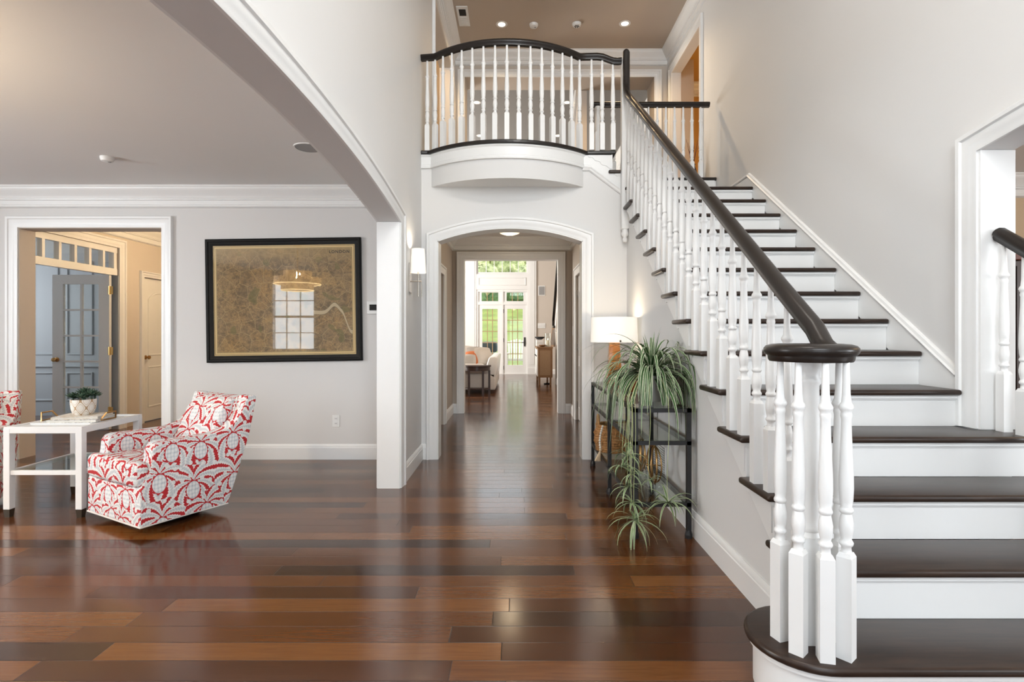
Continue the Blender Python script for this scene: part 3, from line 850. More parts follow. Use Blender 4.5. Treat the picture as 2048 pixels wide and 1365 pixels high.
# upper floor
BX0, BX1, BS = -0.83, 0.67, 0.31
BW = (BX1-BX0)/2; BR = (BW*BW+BS*BS)/(2*BS); BT = math.asin(BW/BR); BCX = (BX0+BX1)/2
def bow_arc(o=0.0, n=28, yb=YB, x0=None, x1=None):
    cy = yb-BS+BR
    return [(BCX+(BR+o)*math.sin(-BT+2*BT*i/n), cy-(BR+o)*math.cos(-BT+2*BT*i/n)) for i in range(n+1)]
m = MB()
m.box(-1.10, 0.95, YB+0.002, 8.3, 2.80, 3.005); m.box(0.95, 2.44, 6.22, 8.3, 2.70, 3.005)
struct(m.build('floor_upper', 'ceiling_paint'), 'structure of the second floor landing', 'floor')
arc = bow_arc()
m = MB(); m.prism(arc + [(BX1, YB+0.02), (BX0, YB+0.02)], 'z', 2.69, 2.885)
struct(m.build('trim_22', 'foyer_paint', smooth=30), 'curved grey underside band of the bowed balcony', 'trim')
m = MB()
m.prism(bow_arc(0.012) + [(BX1, YB+0.02), (BX0, YB+0.02)], 'z', 2.885, 3.003)
m.box(XL, BX0+0.02, YB-0.012, YB+0.01, 2.885, 3.003)
path = [(XL, YB-0.0)] + [(x, y) for x, y in bow_arc(0.0)] + [(0.745, YB)]
m.sweep([(0, 0), (0.024, 0.0), (0.026, 0.012), (0.018, 0.018), (0.018, 0.030), (0.008, 0.044), (0, 0.046)], [(x, y, 2.872) for x, y in path], (0, 0, 1))
m.sweep([(0, 0), (0.026, 0.0), (0.026, -0.008), (0.013, -0.020), (0, -0.022)], [(x, y, 3.003) for x, y in path[:-1]], (0, 0, 1))
struct(m.build('trim_23', 'trim_white', smooth=30), 'white fascia and moulding around the bowed balcony', 'trim')
m = MB()
m.prism([(XL, YB-0.045)] + bow_arc(0.045) + [(0.985, YB-0.045), (0.985, 6.2), (0.95, 6.22), (2.31, 6.19), (2.31, 8.16), (XL, 8.16)], 'z', 3.005, FLOOR2)
struct(m.build('trim_24', 'dark_rail', bevel=0.012), 'dark wood nosing along the balcony edge', 'trim')

m = MB()
m.prism([(-1.3, 2.95), (-0.77, 2.95), (-0.77, 5.13), (2.10, 5.13), (2.10, 2.95), (2.7, 2.95), (2.7, 5.7), (-1.3, 5.7)], 'y', 8.17, 8.60)
struct(m.build('wall_upper_back', 'beige_paint'), 'beige wall behind the balcony with a wide cased opening', 'wall')
casing('trim_25', [(-0.77, 8.17, FLOOR2), (-0.77, 8.17, 5.13), (2.10, 8.17, 5.13), (2.10, 8.17, FLOOR2)], (0, -1, 0), 'white casing of the wide opening behind the balcony')
boxes('ceiling', 'taupe_ceiling_paint', 'high ceiling over the foyer and balcony', 'ceiling', (-1.10, 2.44, -1.75, 8.3, 5.50, 5.65))
crown('trim_26', [(XL, -1.6, 5.50), (XL, 8.17, 5.50), (XR, 8.17, 5.50), (XR, -1.6, 5.50)], 'white crown moulding around the high foyer ceiling')
casing('trim_27', [(XL, 7.8, FLOOR2), (XL, 7.8, 5.09), (XL, 6.15, 5.09), (XL, 6.15, FLOOR2)], (1, 0, 0), 'white casing of the upstairs opening at left')
casing('trim_28', [(XR, 7.95, FLOOR2), (XR, 7.95, 5.09), (XR, 6.75, 5.09), (XR, 6.75, FLOOR2)], (-1, 0, 0), 'white casing of the upstairs opening at right')
# rooms beyond the upstairs openings
boxes('wall_upper_left', 'beige_paint', 'walls of the upstairs corridor at left', 'wall', (-2.75, -2.6, 5.5, 8.5, 3.0, 5.6), (-2.6, -1.10, 5.4, 5.55, 3.0, 5.6), (-2.6, -1.10, 8.3, 8.5, 3.0, 5.6), (-2.75, -1.10, 5.4, 8.5, 5.5, 5.65), (-2.75, -1.10, 5.4, 8.5, 2.86, 3.04))
boxes('wall_upper_right', 'gold_paint', 'golden walls of the upstairs room at right', 'wall', (2.44, 5.1, 9.0, 9.15, 3.0, 5.5), (5.0, 5.15, 5.8, 9.1, 3.0, 5.5), (2.44, 5.1, 5.7, 5.85, 3.0, 5.5), (2.44, 5.1, 5.7, 9.15, 5.4, 5.55), (2.44, 5.1, 5.7, 9.15, 2.9, 3.04), (2.44, 2.6, 8.6, 9.1, 3.0, 5.5))
crown('trim_29', [(2.60, 9.0, 5.40), (5.0, 9.0, 5.40)], 'crown moulding in the golden upstairs room')

# great room at the end
FX0, FX1, FXM = -1.21, 0.385, -0.405
m = MB()
m.box(-5.35, FX0, 16.7, 16.9, 0, 5.75); m.box(FX1, 2.75, 16.7, 16.9, 0, 5.75)
m.box(FX0, FX1, 16.7, 16.9, 2.62, 3.10); m.box(FX0, FX1, 16.7, 16.9, 4.7, 5.75)
struct(m.build('wall_far', 'beige_paint'), 'far great room wall around the garden doors', 'wall')
boxes('wall_great_left', 'beige_paint', 'left wall of the great room', 'wall', (-5.35, -5.2, 8.6, 16.9, 0, 5.75), (-5.35, -1.1, 8.30, 8.60, 2.95, 5.75))
boxes('wall_great_right', 'beige_paint', 'right wall of the great room', 'wall', (2.6, 2.75, 8.6, 16.9, 0, 5.75))
boxes('ceiling_great', 'great_ceiling_paint', 'grey ceiling of the great room', 'ceiling', (-5.35, 2.75, 8.6, 16.9, 5.6, 5.75))
crown('trim_30', [(-5.2, 16.7, 5.6), (2.6, 16.7, 5.6), (2.6, 8.6, 5.6)], 'crown moulding of the great room', 1.4)
m = MB()
for x0, x1 in ((-1.62, FX0), (FX1, 0.64)):
    m.box(x0, x1, 16.66, 16.7, 0, 5.2); m.box(x0-0.01, x1+0.01, 16.645, 16.7, 0, 0.20); m.box(x0+0.05, x1-0.05, 16.65, 16.66, 0.3, 5.1)
m.box(FX0, FX1, 16.665, 16.7, 2.62, 3.10)
m.sweep([(0, 0), (0.004, 0.014), (0.02, 0.016), (0.03, 0.004), (0.03, 0)], [(FX0+0.06, 16.665, 2.74), (FX0+0.06, 16.665, 2.99), (FX1-0.06, 16.665, 2.99), (FX1-0.06, 16.665, 2.74)], (0, -1, 0), closed=True)
struct(m.build('trim_31', 'trim_white', smooth=35), 'white pilasters and panel around the garden doors', 'trim')
baseboard('baseboard_great', [(0.65, 16.7, 0), (2.6, 16.7, 0)], 'white baseboard right of the garden doors')

def lite(m, x0, x1, z0, z1, y, cols, rows, w=0.022):
    for i in range(1, cols):
        x = x0+(x1-x0)*i/cols; m.box(x-w/2, x+w/2, y-0.012, y+0.012, z0, z1)
    for i in range(1, rows):
        z = z0+(z1-z0)*i/rows; m.box(x0, x1, y-0.013, y+0.013, z-w/2, z+w/2)
def glazed(name, x0, x1, z0, z1, st, bot, top, cols, rows, label, door=True, handle=None, y=16.74, mat='muntin_tan'):
    t = thing(name, label, 'door' if door else 'window', ((x0+x1)/2, y, z0), kind='structure')
    m = MB()
    m.box(x0, x0+st, y-0.03, y+0.03, z0, z1); m.box(x1-st, x1, y-0.03, y+0.03, z0, z1)
    m.box(x0+st, x1-st, y-0.03, y+0.03, z0, z0+bot); m.box(x0+st, x1-st, y-0.03, y+0.03, z1-top, z1)
    m.build('door_frame' if door else 'window_frame', 'trim_white', t)
    m = MB(); lite(m, x0+st, x1-st, z0+bot, z1-top, y, cols, rows)
    m.build('muntin', mat, t)
    MB().box(x0+st, x1-st, y-0.003, y+0.003, z0+bot, z1-top).build('door_glass' if door else 'window_pane', 'pane_glass', t)
    if handle:
        MB().box(handle-0.025, handle+0.025, y-0.045, y-0.03, 0.86, 1.14).bar((handle, y-0.08, 0.98), (handle-0.10, y-0.08, 0.98), 0.02).bar((handle, y-0.03, 0.98), (handle, y-0.08, 0.98), 0.02).build('door_handle', 'black_metal', t)
        for z in (0.2, 1.05, 1.95):
            MB().box(x0-0.02, x0+0.015, y-0.045, y-0.03, z-0.06, z+0.06).build('hinge', 'black_metal', t)
    return t
boxes('trim_32', 'trim_white', 'white frame of the garden doors and transoms', 'trim',
      (FX0, FX0+0.06, 16.68, 16.86, 0, 2.62), (FX1-0.04, FX1, 16.68, 16.86, 0, 2.62), (FXM-0.03, FXM+0.03, 16.68, 16.86, 0, 2.62), (FX0+.001, FX1-.001, 16.683, 16.857, 2.15, 2.24), (FX0+.001, FX1-.001, 16.683, 16.857, 2.55, 2.619), (FX0+.001, FX1-.001, 16.684, 16.9, 0, 0.02))
glazed('door_5', FX0+0.06, FXM-0.03, 0.02, 2.15, 0.12, 0.26, 0.13, 3, 5, 'fixed glazed garden door half hidden by the sofa')
glazed('door_6', FXM+0.03, FX1-0.04, 0.02, 2.15, 0.12, 0.26, 0.13, 3, 5, 'glazed garden door with black handle at the end of the hall', True, FX1-0.10)
glazed('window_1', FX0+0.06, FXM-0.03, 2.24, 2.55, 0.10, 0.02, 0.02, 3, 1, 'transom window over the fixed garden door', False)
glazed('window_9', FXM+0.03, FX1-0.04, 2.24, 2.55, 0.10, 0.02, 0.02, 3, 1, 'transom window over the handled garden door', False)
glazed('window_2', FX0, FX1, 3.10, 4.7, 0.05, 0.06, 0.05, 6, 3, 'large gridded window above the garden doors', False, mat='trim_white')

# rear stair wall along the right of the great room
m = MB()
m.prism([(8.62, 0), (13.3, 0), (13.3, 0.95), (13.75, 0.95), (13.75, 1.1), (8.62, 5.6)], 'x', 1.02, 1.14)
struct(m.build('wall_great_stair', 'beige_paint'), 'sloping side wall of the rear stairs in the great room', 'wall')
boxes('trim_33', 'trim_white', 'white baseboard and post of the rear stairs', 'trim', (1.0, 1.02, 8.62, 13.3, 0, 0.16), (0.99, 1.16, 13.3, 13.42, 0, 1.30))
m = MB(); m.prism([(13.75, 1.02), (13.75, 1.24), (8.7, 5.6), (8.7, 5.3)], 'x', 0.985, 1.018)
struct(m.build('trim_34', 'trim_white'), 'sloping white skirt of the rear stairs', 'trim')

# dining room beyond the right arch
boxes('wall_dining', 'tan_paint', 'tan dining room walls seen past the right arch', 'wall', (2.44, 7.2, 5.0, 5.15, 0, 2.85), (7.0, 7.2, -1.75, -1.25, 0, 2.85), (7.0, 7.2, 1.05, 5.1, 0, 2.85), (7.0, 7.2, -1.25, 1.05, 0, 0.7), (7.0, 7.2, -1.25, 1.05, 2.45, 2.85))
boxes('ceiling_dining', 'ceiling_paint', 'dining room ceiling', 'ceiling', (2.44, 7.2, -1.75, 5.1, 2.70, 2.85))
crown('trim_35', [(2.44, 5.0, 2.70), (7.0, 5.0, 2.70), (7.0, -1.6, 2.70)], 'white crown moulding in the dining room')
# ------------------------------------------------------------------ staircase
st = thing('staircase', 'white staircase with dark wood treads and a rounded starting step', 'staircase', (1.7, 3.4, 0))
def t1_outline(o):
    c = (1.02, 1.885); r = 0.205-o
    pts = [(2.55, 1.68+o)] + [(c[0]+r*math.cos(a), c[1]+r*math.sin(a)) for a in [-PI/2-PI*i/20 for i in range(21)]]
    return pts + [(1.098, c[1]+r), (1.098, 1.99), (2.55, 1.99)]
MB().prism(t1_outline(0), 'z', RISE-0.03, RISE).build('tread', 'tread_wood', st, smooth=40, bevel=0.012, seg=3)
m = MB().prism(t1_outline(0.03), 'z', 0, RISE-0.029); m.prism(t1_outline(0.016), 'z', RISE-0.048, RISE-0.029)
m.build('riser', 'trim_white', st, smooth=40)
for n in range(2, 14):
    y, z = nose(n), n*RISE
    x0, x1 = 1.04, 2.289
    m = MB()
    if n < 4: m.box(x0, 2.55, y, y+0.305, z-0.03, z)
    elif n == 4: m.prism([(x0, y), (2.55, y), (2.55, 2.675), (2.275, 2.675), (2.275, y+0.305), (x0, y+0.305)], 'z', z-0.03, z)
    else: m.box(x0, x1, y, y+0.305, z-0.03, z)
    m.build('tread', 'tread_wood', st, smooth=40, bevel=0.012, seg=3)
for n in range(2, 15):
    y, z = nose(n), n*RISE
    x1 = 2.535 if n <= 4 else 2.289
    m = MB().box(1.079, x1, y+0.032, y+0.052, (n-1)*RISE, z-0.03)
    m.box(1.066, x1, y+0.018, y+0.034, z-0.046, z-0.03).box(1.066, x1, y+0.026, y+0.034, z-0.054, z-0.044)
    m.build('riser', 'trim_white', st)
# landing and the last steps turning left onto the balcony
MB().prism([(1.06, 5.19), (2.289, 5.19), (2.289, 6.2), (1.20, 6.2), (1.20, 5.30), (1.06, 5.30)], 'z', 14*RISE-0.03, 14*RISE).build('tread', 'tread_wood', st, smooth=40, bevel=0.012, seg=3)
MB().box(0.915, 1.245, 5.285, 6.2, 15*RISE-0.03, 15*RISE).build('tread', 'tread_wood', st, smooth=40, bevel=0.012, seg=3)
MB().box(1.215, 1.225, 5.31, 6.2, 14*RISE, 15*RISE-0.03).build('riser', 'trim_white', st)
MB().box(0.945, 0.955, 5.31, 6.2, 15*RISE, 16*RISE-0.035).build('riser', 'trim_white', st)
MB().box(0.95, 2.289, 6.2, 6.218, 14*RISE, 16*RISE-0.035).build('riser', 'trim_white', st)
# open side: sawtooth skirt board and scroll brackets
def low(y): return rake(y-0.28)-0.055
pts = [(nose(2)+0.035, low(nose(2)+0.035))]
for n in range(2, 15):
    pts += [(nose(n)+0.035, n*RISE-0.03), ((nose(n+1)+0.035) if n < 14 else YB, n*RISE-0.03)]
pts += [(YB, low(YB))]
MB().prism(pts, 'x', 1.078, 1.0995).build('skirt_board', 'trim_white', st)
# skirt that carries on along the back wall
m = MB()
m.prism([(0.67, 3.0), (0.95, 3.0), (0.95, 2.82), (1.077, 2.82), (1.077, 2.64), (0.742, 2.885), (0.67, 2.885)], 'y', YB-0.014, YB)
m.sweep([(0, 0), (0.0, 0.030), (0.010, 0.034), (0.020, 0.026), (0.032, 0.022), (0.040, 0.010), (0.040, 0)], [(0.66, YB-0.001, 2.885), (0.742, YB-0.001, 2.885), (1.077, YB-0.001, 2.635)], (0, -1, 0))
m.build('skirt_board', 'trim_white', st)
def scroll():
    p = [(0.04, -0.034), (0.285, -0.034), (0.29, -0.046), (0.27, -0.060), (0.245, -0.056), (0.235, -0.064), (0.22, -0.085), (0.19, -0.092), (0.165, -0.100), (0.15, -0.125), (0.125, -0.135), (0.10, -0.137), (0.085, -0.15), (0.065, -0.165), (0.04, -0.168)]
    return p
for n in range(2, 14):
    m = MB().prism([(nose(n)+a, n*RISE+b) for a, b in scroll()], 'x', 1.071, 1.0785)
    m.build('scroll_bracket', 'trim_white', st)
for x, z in ((0.95, 3.0), (1.215, 2.82)):
    MB().prism([(x-(a-0.04)*0.95, z+0.034+b) for a, b in scroll()], 'y', YB-0.021, YB-0.0135).build('scroll_bracket', 'trim_white', st)
# wall side skirt
m = MB()
m.prism([(2.81, rake(2.81)-0.22), (2.81, rake(2.81)+0.035), (5.33, rake(5.33)+0.035), (6.19, rake(5.33)+0.035), (6.19, 2.60), (5.2, 2.55)], 'x', 2.29, 2.3095)
m.sweep([(0.0, 0.0), (0, 0.024), (0.012, 0.030), (0.020, 0.022), (0.034, 0.018), (0.040, 0.008), (0.040, 0)], [(2.31, 2.81, rake(2.81)+0.028), (2.31, 5.33, rake(5.33)+0.028), (2.31, 6.19, rake(5.33)+0.028)], (-1, 0, 0))
m.build('wall_skirt', 'trim_white', st)
m = MB()
for n in range(1, 5): m.box(2.535, 2.548, nose(n)+0.032, 2.67, (n-1)*RISE, n*RISE-0.031)
m.build('skirt_board', 'trim_white', st)

# ------------------------------------------------------------------ railings
RAIL = [(-0.030, 0.019), (-0.014, 0.022), (-0.006, 0.031), (0.008, 0.034), (0.022, 0.027), (0.031, 0.013)]
RAIL_H = [(h, w) for h, w in RAIL] + [(h, -w) for h, w in RAIL[::-1]]
BAL = {}
def baluster(parent, x, y, z0, z1, rot=0.0, hb=None):
    h = round(z1-z0, 3)
    key = (h, hb)
    if key not in BAL:
        b = hb if hb else h-0.63
        m = MB(); w = 0.0225
        m.box(-w, w, -w, w, 0, b-0.014)
        q = w*0.72
        m.add([(-w,-w,b-0.014),(w,-w,b-0.014),(w,w,b-0.014),(-w,w,b-0.014),(-q,-q,b),(q,-q,b),(q,q,b),(-q,q,b)], [(4,5,6,7),(0,1,5,4),(1,2,6,5),(2,3,7,6),(3,0,4,7)])
        prof = [(0.0165, 0), (0.0155, 0.006), (0.0145, 0.018), (0.020, 0.024), (0.0215, 0.030), (0.019, 0.036), (0.0155, 0.042), (0.0185, 0.055), (0.0215, 0.075), (0.0215, 0.090), (0.0185, 0.112), (0.0150, 0.124),
                (0.0200, 0.130), (0.0215, 0.136), (0.0190, 0.142), (0.0165, 0.147), (0.0200, 0.165), (0.0220, 0.205), (0.0215, 0.245), (0.0190, 0.310), (0.0160, 0.385), (0.0150, 0.430), (0.0175, 0.440), (0.0165, 0.447), (0.0155, 0.452),
                (0.0200, 0.460), (0.0225, 0.467), (0.0200, 0.475), (0.0150, 0.483), (0.0125, 0.510), (0.0100, h-b)]
        m.lathe([(r, b+t) for r, t in prof], (0, 0, 0), 12)
        me_o = m.build('baluster', 'trim_white', parent, smooth=50, local=True)
        BAL[key] = me_o.data
        o = me_o
    else:
        o = bpy.data.objects.new('baluster', BAL[key]); COL.objects.link(o); o.parent = parent
    o.location = Vector((x, y, z0))-off(parent)
    o.rotation_euler = (0, 0, rot)
    return o

RX = 1.068
sr = thing('stair_railing', 'dark stair handrail on white turned balusters, spiralling onto a round cap at the foot', 'railing', (RX, 1.86, RISE))
path = [(1.03, 1.79, 1.172), (RX, 1.83, 1.176), (RX, 1.875, 1.198)]
y = 1.93
while y < 5.10:
    path.append((RX, y, rake(y)+0.888 if y > 1.95 else rake(y)+0.892)); y += 0.25
path = [p for p in path if p[1] < 5.08] + [(RX, 5.10, rake(5.10)+0.888), (RX, 5.155, rake(5.13)+0.915), (RX, 5.19, 3.58), (RX, 5.205, 3.66), (RX, 5.205, 3.955)]
MB().sweep([(-h, w) for h, w in RAIL_H], path[1:], (1, 0, 0)).ball((RX, 5.205, 3.955), 0.033, sq=(1, 1, 1)).build('handrail', 'dark_rail', sr, smooth=50)
VC = (1.006, 1.842)
MB().lathe([(0.0, 1.143), (0.127, 1.143), (0.131, 1.149), (0.133, 1.162), (0.141, 1.168), (0.146, 1.178), (0.145, 1.188), (0.138, 1.196), (0.122, 1.201), (0.10, 1.203), (0.0, 1.204)], (VC[0], VC[1], 0), 48).build('volute_cap', 'dark_rail', sr, smooth=40)
m = MB().box(VC[0]-0.042, VC[0]+0.042, VC[1]-0.035, VC[1]+0.049, RISE, 0.55)
m.lathe([(0.040, 0.55), (0.036, 0.565), (0.040, 0.572), (0.040, 0.582), (0.034, 0.592), (0.036, 0.62), (0.037, 0.75), (0.033, 0.95), (0.031, 1.06), (0.037, 1.07), (0.037, 1.082), (0.032, 1.09), (0.034, 1.11), (0.042, 1.125), (0.042, 1.142)], (VC[0], VC[1]+0.007, 0), 20)
m.build('newel_post', 'trim_white', sr, smooth=40)
for dx, dy, r in ((-0.096, 0.012, 0.3), (-0.078, -0.072, 0.75), (-0.012, -0.112, 1.35), (0.062, -0.100, 0.7), (0.098, 0.0, 0.2), (0.060, 0.098, 0.5)):
    baluster(sr, VC[0]+dx, VC[1]+dy, RISE, 1.146, r, 0.342)
for n in range(2, 14):
    for dy in (0.062, 0.196):
        y = nose(n)+dy
        if n == 2 and dy < 0.1: continue
        baluster(sr, RX+0.012, y, n*RISE, rake(y)+0.862)
MB().box(RX-0.036, RX+0.036, 5.225, 5.297, 2.26, 3.93).lathe([(0.0, 2.13), (0.018, 2.135), (0.026, 2.155), (0.020, 2.172), (0.016, 2.18), (0.032, 2.20), (0.038, 2.22), (0.030, 2.238), (0.030, 2.26)], (RX, 5.261, 0), 16).build('newel_post', 'trim_white', sr, smooth=40)

br = thing('balcony_railing', 'dark bowed balcony rail on white turned balusters over the hall arch', 'railing', (-0.08, YB-0.1, FLOOR2))
cr = bow_arc(0.0)
path = [(XL+0.002, YB-0.02, 3.955)] + [(x, y, 3.955) for x, y in cr[1:-1]] + [(0.69, YB-0.04, 3.958), (0.80, YB-0.045, 3.958), (0.86, YB-0.05, 3.948), (0.91, YB-0.055, 3.925), (0.96, YB-0.06, 3.905), (1.0, YB-0.065, 3.90), (RX-0.03, YB-0.075, 3.90)]
MB().sweep([(w, h) for h, w in RAIL_H], path, (0, 0, 1)).build('handrail', 'dark_rail', br, smooth=50)
baluster(br, -0.868, YB-0.018, FLOOR2, 3.93)
for i in range(15):
    t = -BT+2*BT*(0.035+0.93*i/14)
    baluster(br, BCX+BR*math.sin(t), YB-BS+BR-BR*math.cos(t), FLOOR2, 3.93, t)
for x, z in ((0.745, 3.93), (0.85, 3.93), (0.955, 3.882)):
    baluster(br, x, YB-0.04, FLOOR2, z, 0, 0.27)

lr = thing('landing_railing', 'short straight dark rail on white balusters beyond the stair landing', 'railing', (1.6, 6.225, FLOOR2))
MB().sweep([(w, h) for h, w in RAIL_H], [(0.90, 6.225, 3.885), (2.235, 6.225, 3.885)], (0, 0, 1)).build('handrail', 'dark_rail', lr, smooth=50)
MB().box(0.915, 0.985, 6.19, 6.26, FLOOR2, 3.56).lathe([(0.035, 3.56), (0.03, 3.58), (0.036, 3.6), (0.036, 3.64), (0.03, 3.7), (0.028, 3.82), (0.036, 3.84), (0.036, 3.86)], (0.95, 6.225, 0), 14).build('newel_post', 'trim_white', lr, smooth=40)
for i in range(11): baluster(lr, 2.135-0.1*i, 6.225, FLOOR2, 3.86)

dr = thing('doorway_railing', 'dark handrail end on white balusters in the right archway', 'railing', (2.387, 2.4, 0))
MB().sweep([(-h, w) for h, w in RAIL_H], [(2.387, 1.85, rake(1.85)+0.85), (2.387, 2.665, rake(2.665)+0.85)], (1, 0, 0)).build('handrail', 'dark_rail', dr, smooth=50)
for y in (2.635, 2.53, 2.42, 2.30, 2.15, 2.02):
    n = 4 if y > 2.49 else 3 if y > 2.22 else 2
    baluster(dr, 2.387, y, n*RISE, round(rake(y)+0.822, 3))
MB().box(2.347, 2.427, 1.80, 1.88, RISE, 1.24).build('newel_post', 'trim_white', dr)

# ------------------------------------------------------------------ wall and ceiling fittings
def recessed(name, x, y, z, label, group, power, down=True):
    t = thing(name, label, 'ceiling light', (x, y, z), group=group)
    MB().lathe([(0.050, -0.002), (0.078, -0.004), (0.080, -0.001), (0.080, 0)], (x, y, z), 24, cap=False).build('trim_ring', 'white_plastic', t, smooth=40)
    MB().lathe([(0.0, -0.0015), (0.052, -0.0015)], (x, y, z), 24).build('lens', 'lens_warm', t)
    if power: lamp('downlight', 'SPOT', (x, y, z-0.03), power, WARM, 0.05, aim=(0, 0, -1), spot=2.5)
G = 'recessed lights in the balcony ceiling'
recessed('recessed_light', -0.19, 7.42, 5.50, 'lit recessed light above the balcony, near the ceiling vent', G, 75)
recessed('recessed_light', 1.50, 7.40, 5.50, 'lit recessed light above the balcony, near the right wall', G, 75)
G = 'recessed lights in the great room ceiling'
for x, y, p, lb in ((-0.73, 10.15, 30, 'upper left recessed light seen between the balcony balusters'), (0.97, 10.15, 30, 'upper right recessed light seen between the balcony balusters'), (-0.78, 11.85, 30, 'lower left recessed light seen just over the balcony edge'), (0.93, 11.85, 30, 'lower right recessed light seen just over the balcony edge')):
    recessed('recessed_light', x, y, 5.60, lb, G, p)
def detector(x, y, z, label, r=0.062, slots=False):
    t = thing('smoke_detector', label, 'smoke detector', (x, y, z))
    MB().lathe([(0, -0.040), (r*0.55, -0.040), (r*0.85, -0.034), (r*0.95, -0.020), (r, -0.012), (r, 0)], (x, y, z), 24).build('housing', 'white_plastic', t, smooth=40)
    m = MB()
    if slots:
        for i in range(6):
            a = i*PI/3
            m.bar((x+0.012*math.cos(a), y+0.012*math.sin(a), z-0.0405), (x+0.036*math.cos(a), y+0.036*math.sin(a), z-0.0405), 0.012, 0.003)
    else: m.lathe([(0.0, -0.0425), (0.012, -0.042), (0.012, -0.039)], (x+0.02, y, z), 10)
    m.build('sensor_grille', 'black_void' if slots else 'grey_grille', t)
detector(0.25, 7.42, 5.50, 'plain white smoke detector between the two balcony ceiling lights')
detector(0.84, 7.40, 5.50, 'white smoke detector with dark slots above the balcony', slots=True)
detector(-3.33, 4.40, 2.68, 'small white smoke detector on the living room ceiling', 0.05)
t = thing('ceiling_speaker', 'round grey ceiling speaker half hidden by the living room arch', 'speaker', (-1.60, 4.17, 2.68))
MB().lathe([(0.098, -0.006), (0.108, -0.006), (0.11, 0)], (-1.60, 4.17, 2.68), 32, cap=False).build('rim', 'white_plastic', t, smooth=40)
MB().lathe([(0.0, -0.004), (0.099, -0.004)], (-1.60, 4.17, 2.68), 32).build('grille', 'grey_grille', t)
t = thing('air_vent', 'white ceiling vent with a dark slot above the balcony', 'vent', (-0.70, 7.22, 5.5))
MB().box(-0.775, -0.625, 7.00, 7.45, 5.490, 5.50).build('vent_frame', 'white_plastic', t, bevel=0.003, seg=1)
MB().box(-0.745, -0.655, 7.06, 7.20, 5.487, 5.491).build('dark_slot', 'black_void', t)
m = MB()
for i in range(7): m.box(-0.745, -0.655, 7.23+i*0.028, 7.245+i*0.028, 5.486, 5.491)
m.build('louver', 'trim_white', t)
t = thing('thermostat', 'white wall thermostat with dark screen beside the framed map', 'thermostat', (-1.41, YB, 1.38))
MB().box(-1.463, -1.335, YB-0.022, YB, 1.435, 1.56).build('housing', 'white_plastic', t, bevel=0.004)
MB().box(-1.437, -1.365, YB-0.025, YB-0.021, 1.470, 1.528).build('screen', 'black_void', t)
def outlet(x, y, z, label):
    t = thing('wall_outlet', label, 'outlet', (x, y, z))
    MB().box(x-0.036, x+0.036, y-0.006, y, z-0.058, z+0.058).build('cover_plate', 'white_plastic', t, bevel=0.002, seg=1)
    for dz in (-0.024, 0.024):
        m = MB().box(x-0.017, x+0.017, y-0.009, y-0.005, z+dz-0.015, z+dz+0.015, 0)
        for dx in (-0.007, 0.007): m.box(x+dx-0.0015, x+dx+0.0015, y-0.0095, y-0.0085, z+dz-0.006, z+dz+0.006, 1)
        m.build('socket', ['white_plastic', 'black_void'], t)
outlet(-1.772, YB, 0.378, 'white duplex outlet on the grey wall below the framed map')
t = thing('light_switch', 'white light switch plate on the right hall wall', 'switch', (0.875, 8.12, 1.2))
MB().box(0.867, 0.875, 8.06, 8.18, 1.22, 1.36).build('cover_plate', 'white_plastic', t, bevel=0.002, seg=1)
MB().box(0.862, 0.868, 8.09, 8.11, 1.26, 1.32).build('toggle', 'white_plastic', t)
t = thing('light_switch', 'wide white switch plate right of the garden doors', 'switch', (0.80, 16.7, 1.4))
MB().box(0.69, 0.93, 16.688, 16.7, 1.42, 1.58).build('cover_plate', 'white_plastic', t, bevel=0.003, seg=1)
m = MB()
for i in range(4): m.box(0.72+i*0.05, 0.745+i*0.05, 16.682, 16.689, 1.46, 1.54)
m.build('toggle', 'white_plastic', t)
t = thing('wall_speaker', 'grey rectangular speaker in the far wall right of the garden doors', 'speaker', (0.81, 16.7, 2.45))
MB().box(0.70, 0.92, 16.688, 16.7, 2.43, 2.74).build('speaker_frame', 'white_plastic', t, bevel=0.003, seg=1)
MB().box(0.725, 0.895, 16.682, 16.689, 2.455, 2.715).build('grille', 'grey_grille', t)
t = thing('return_vent', 'white louvered return vent low on the wall behind the console', 'vent', (1.095, 4.1, 0.17))
MB().box(1.090, 1.10, 3.92, 4.27, 0.175, 0.415).build('vent_frame', 'trim_white', t, bevel=0.003, seg=1)
m = MB()
for i in range(12): m.box(1.084, 1.091, 3.945, 4.245, 0.193+i*0.0175, 0.200+i*0.0175)
m.build('louver', 'trim_white', t)
MB().box(1.0885, 1.0905, 3.945, 4.245, 0.19, 0.40).build('dark_slot', 'grey_grille', t)

# wall sconce
sx, sy = -0.855, 4.74
t = thing('wall_sconce', 'nickel wall sconce with tapered white shade beside the hall arch', 'sconce', (XL, sy, 1.62))
MB().box(XL, XL+0.012, sy-0.042, sy+0.042, 1.60, 1.86).build('back_plate', 'nickel', t, bevel=0.003)
m = MB().tube([(XL+0.01, sy, 1.70), (sx+0.03, sy, 1.70)], 0.006).tube([(sx, sy-0.03, 1.70), (sx, sy+0.05, 1.70)], 0.005).tube([(sx+0.03, sy, 1.70), (sx+0.03, sy, 1.56)], 0.005)
m.tube([(sx, sy, 1.57), (sx, sy, 1.86)], 0.007).lathe([(0, 1.565), (0.009, 1.568), (0.009, 1.575), (0, 1.578)], (sx, sy, 0), 10)
m.build('arm', 'nickel', t, smooth=40)
MB().lathe([(0.070, 1.775), (0.056, 1.985), (0.0545, 1.985), (0.0685, 1.775)], (sx, sy, 0), 28, cap=False).build('lamp_shade', 'sconce_shade', t, smooth=40)
MB().lathe([(0.0, 1.855), (0.012, 1.86), (0.018, 1.89), (0.012, 1.92), (0, 1.93)], (sx, sy, 0), 10).build('bulb', 'lens_warm', t, smooth=40)
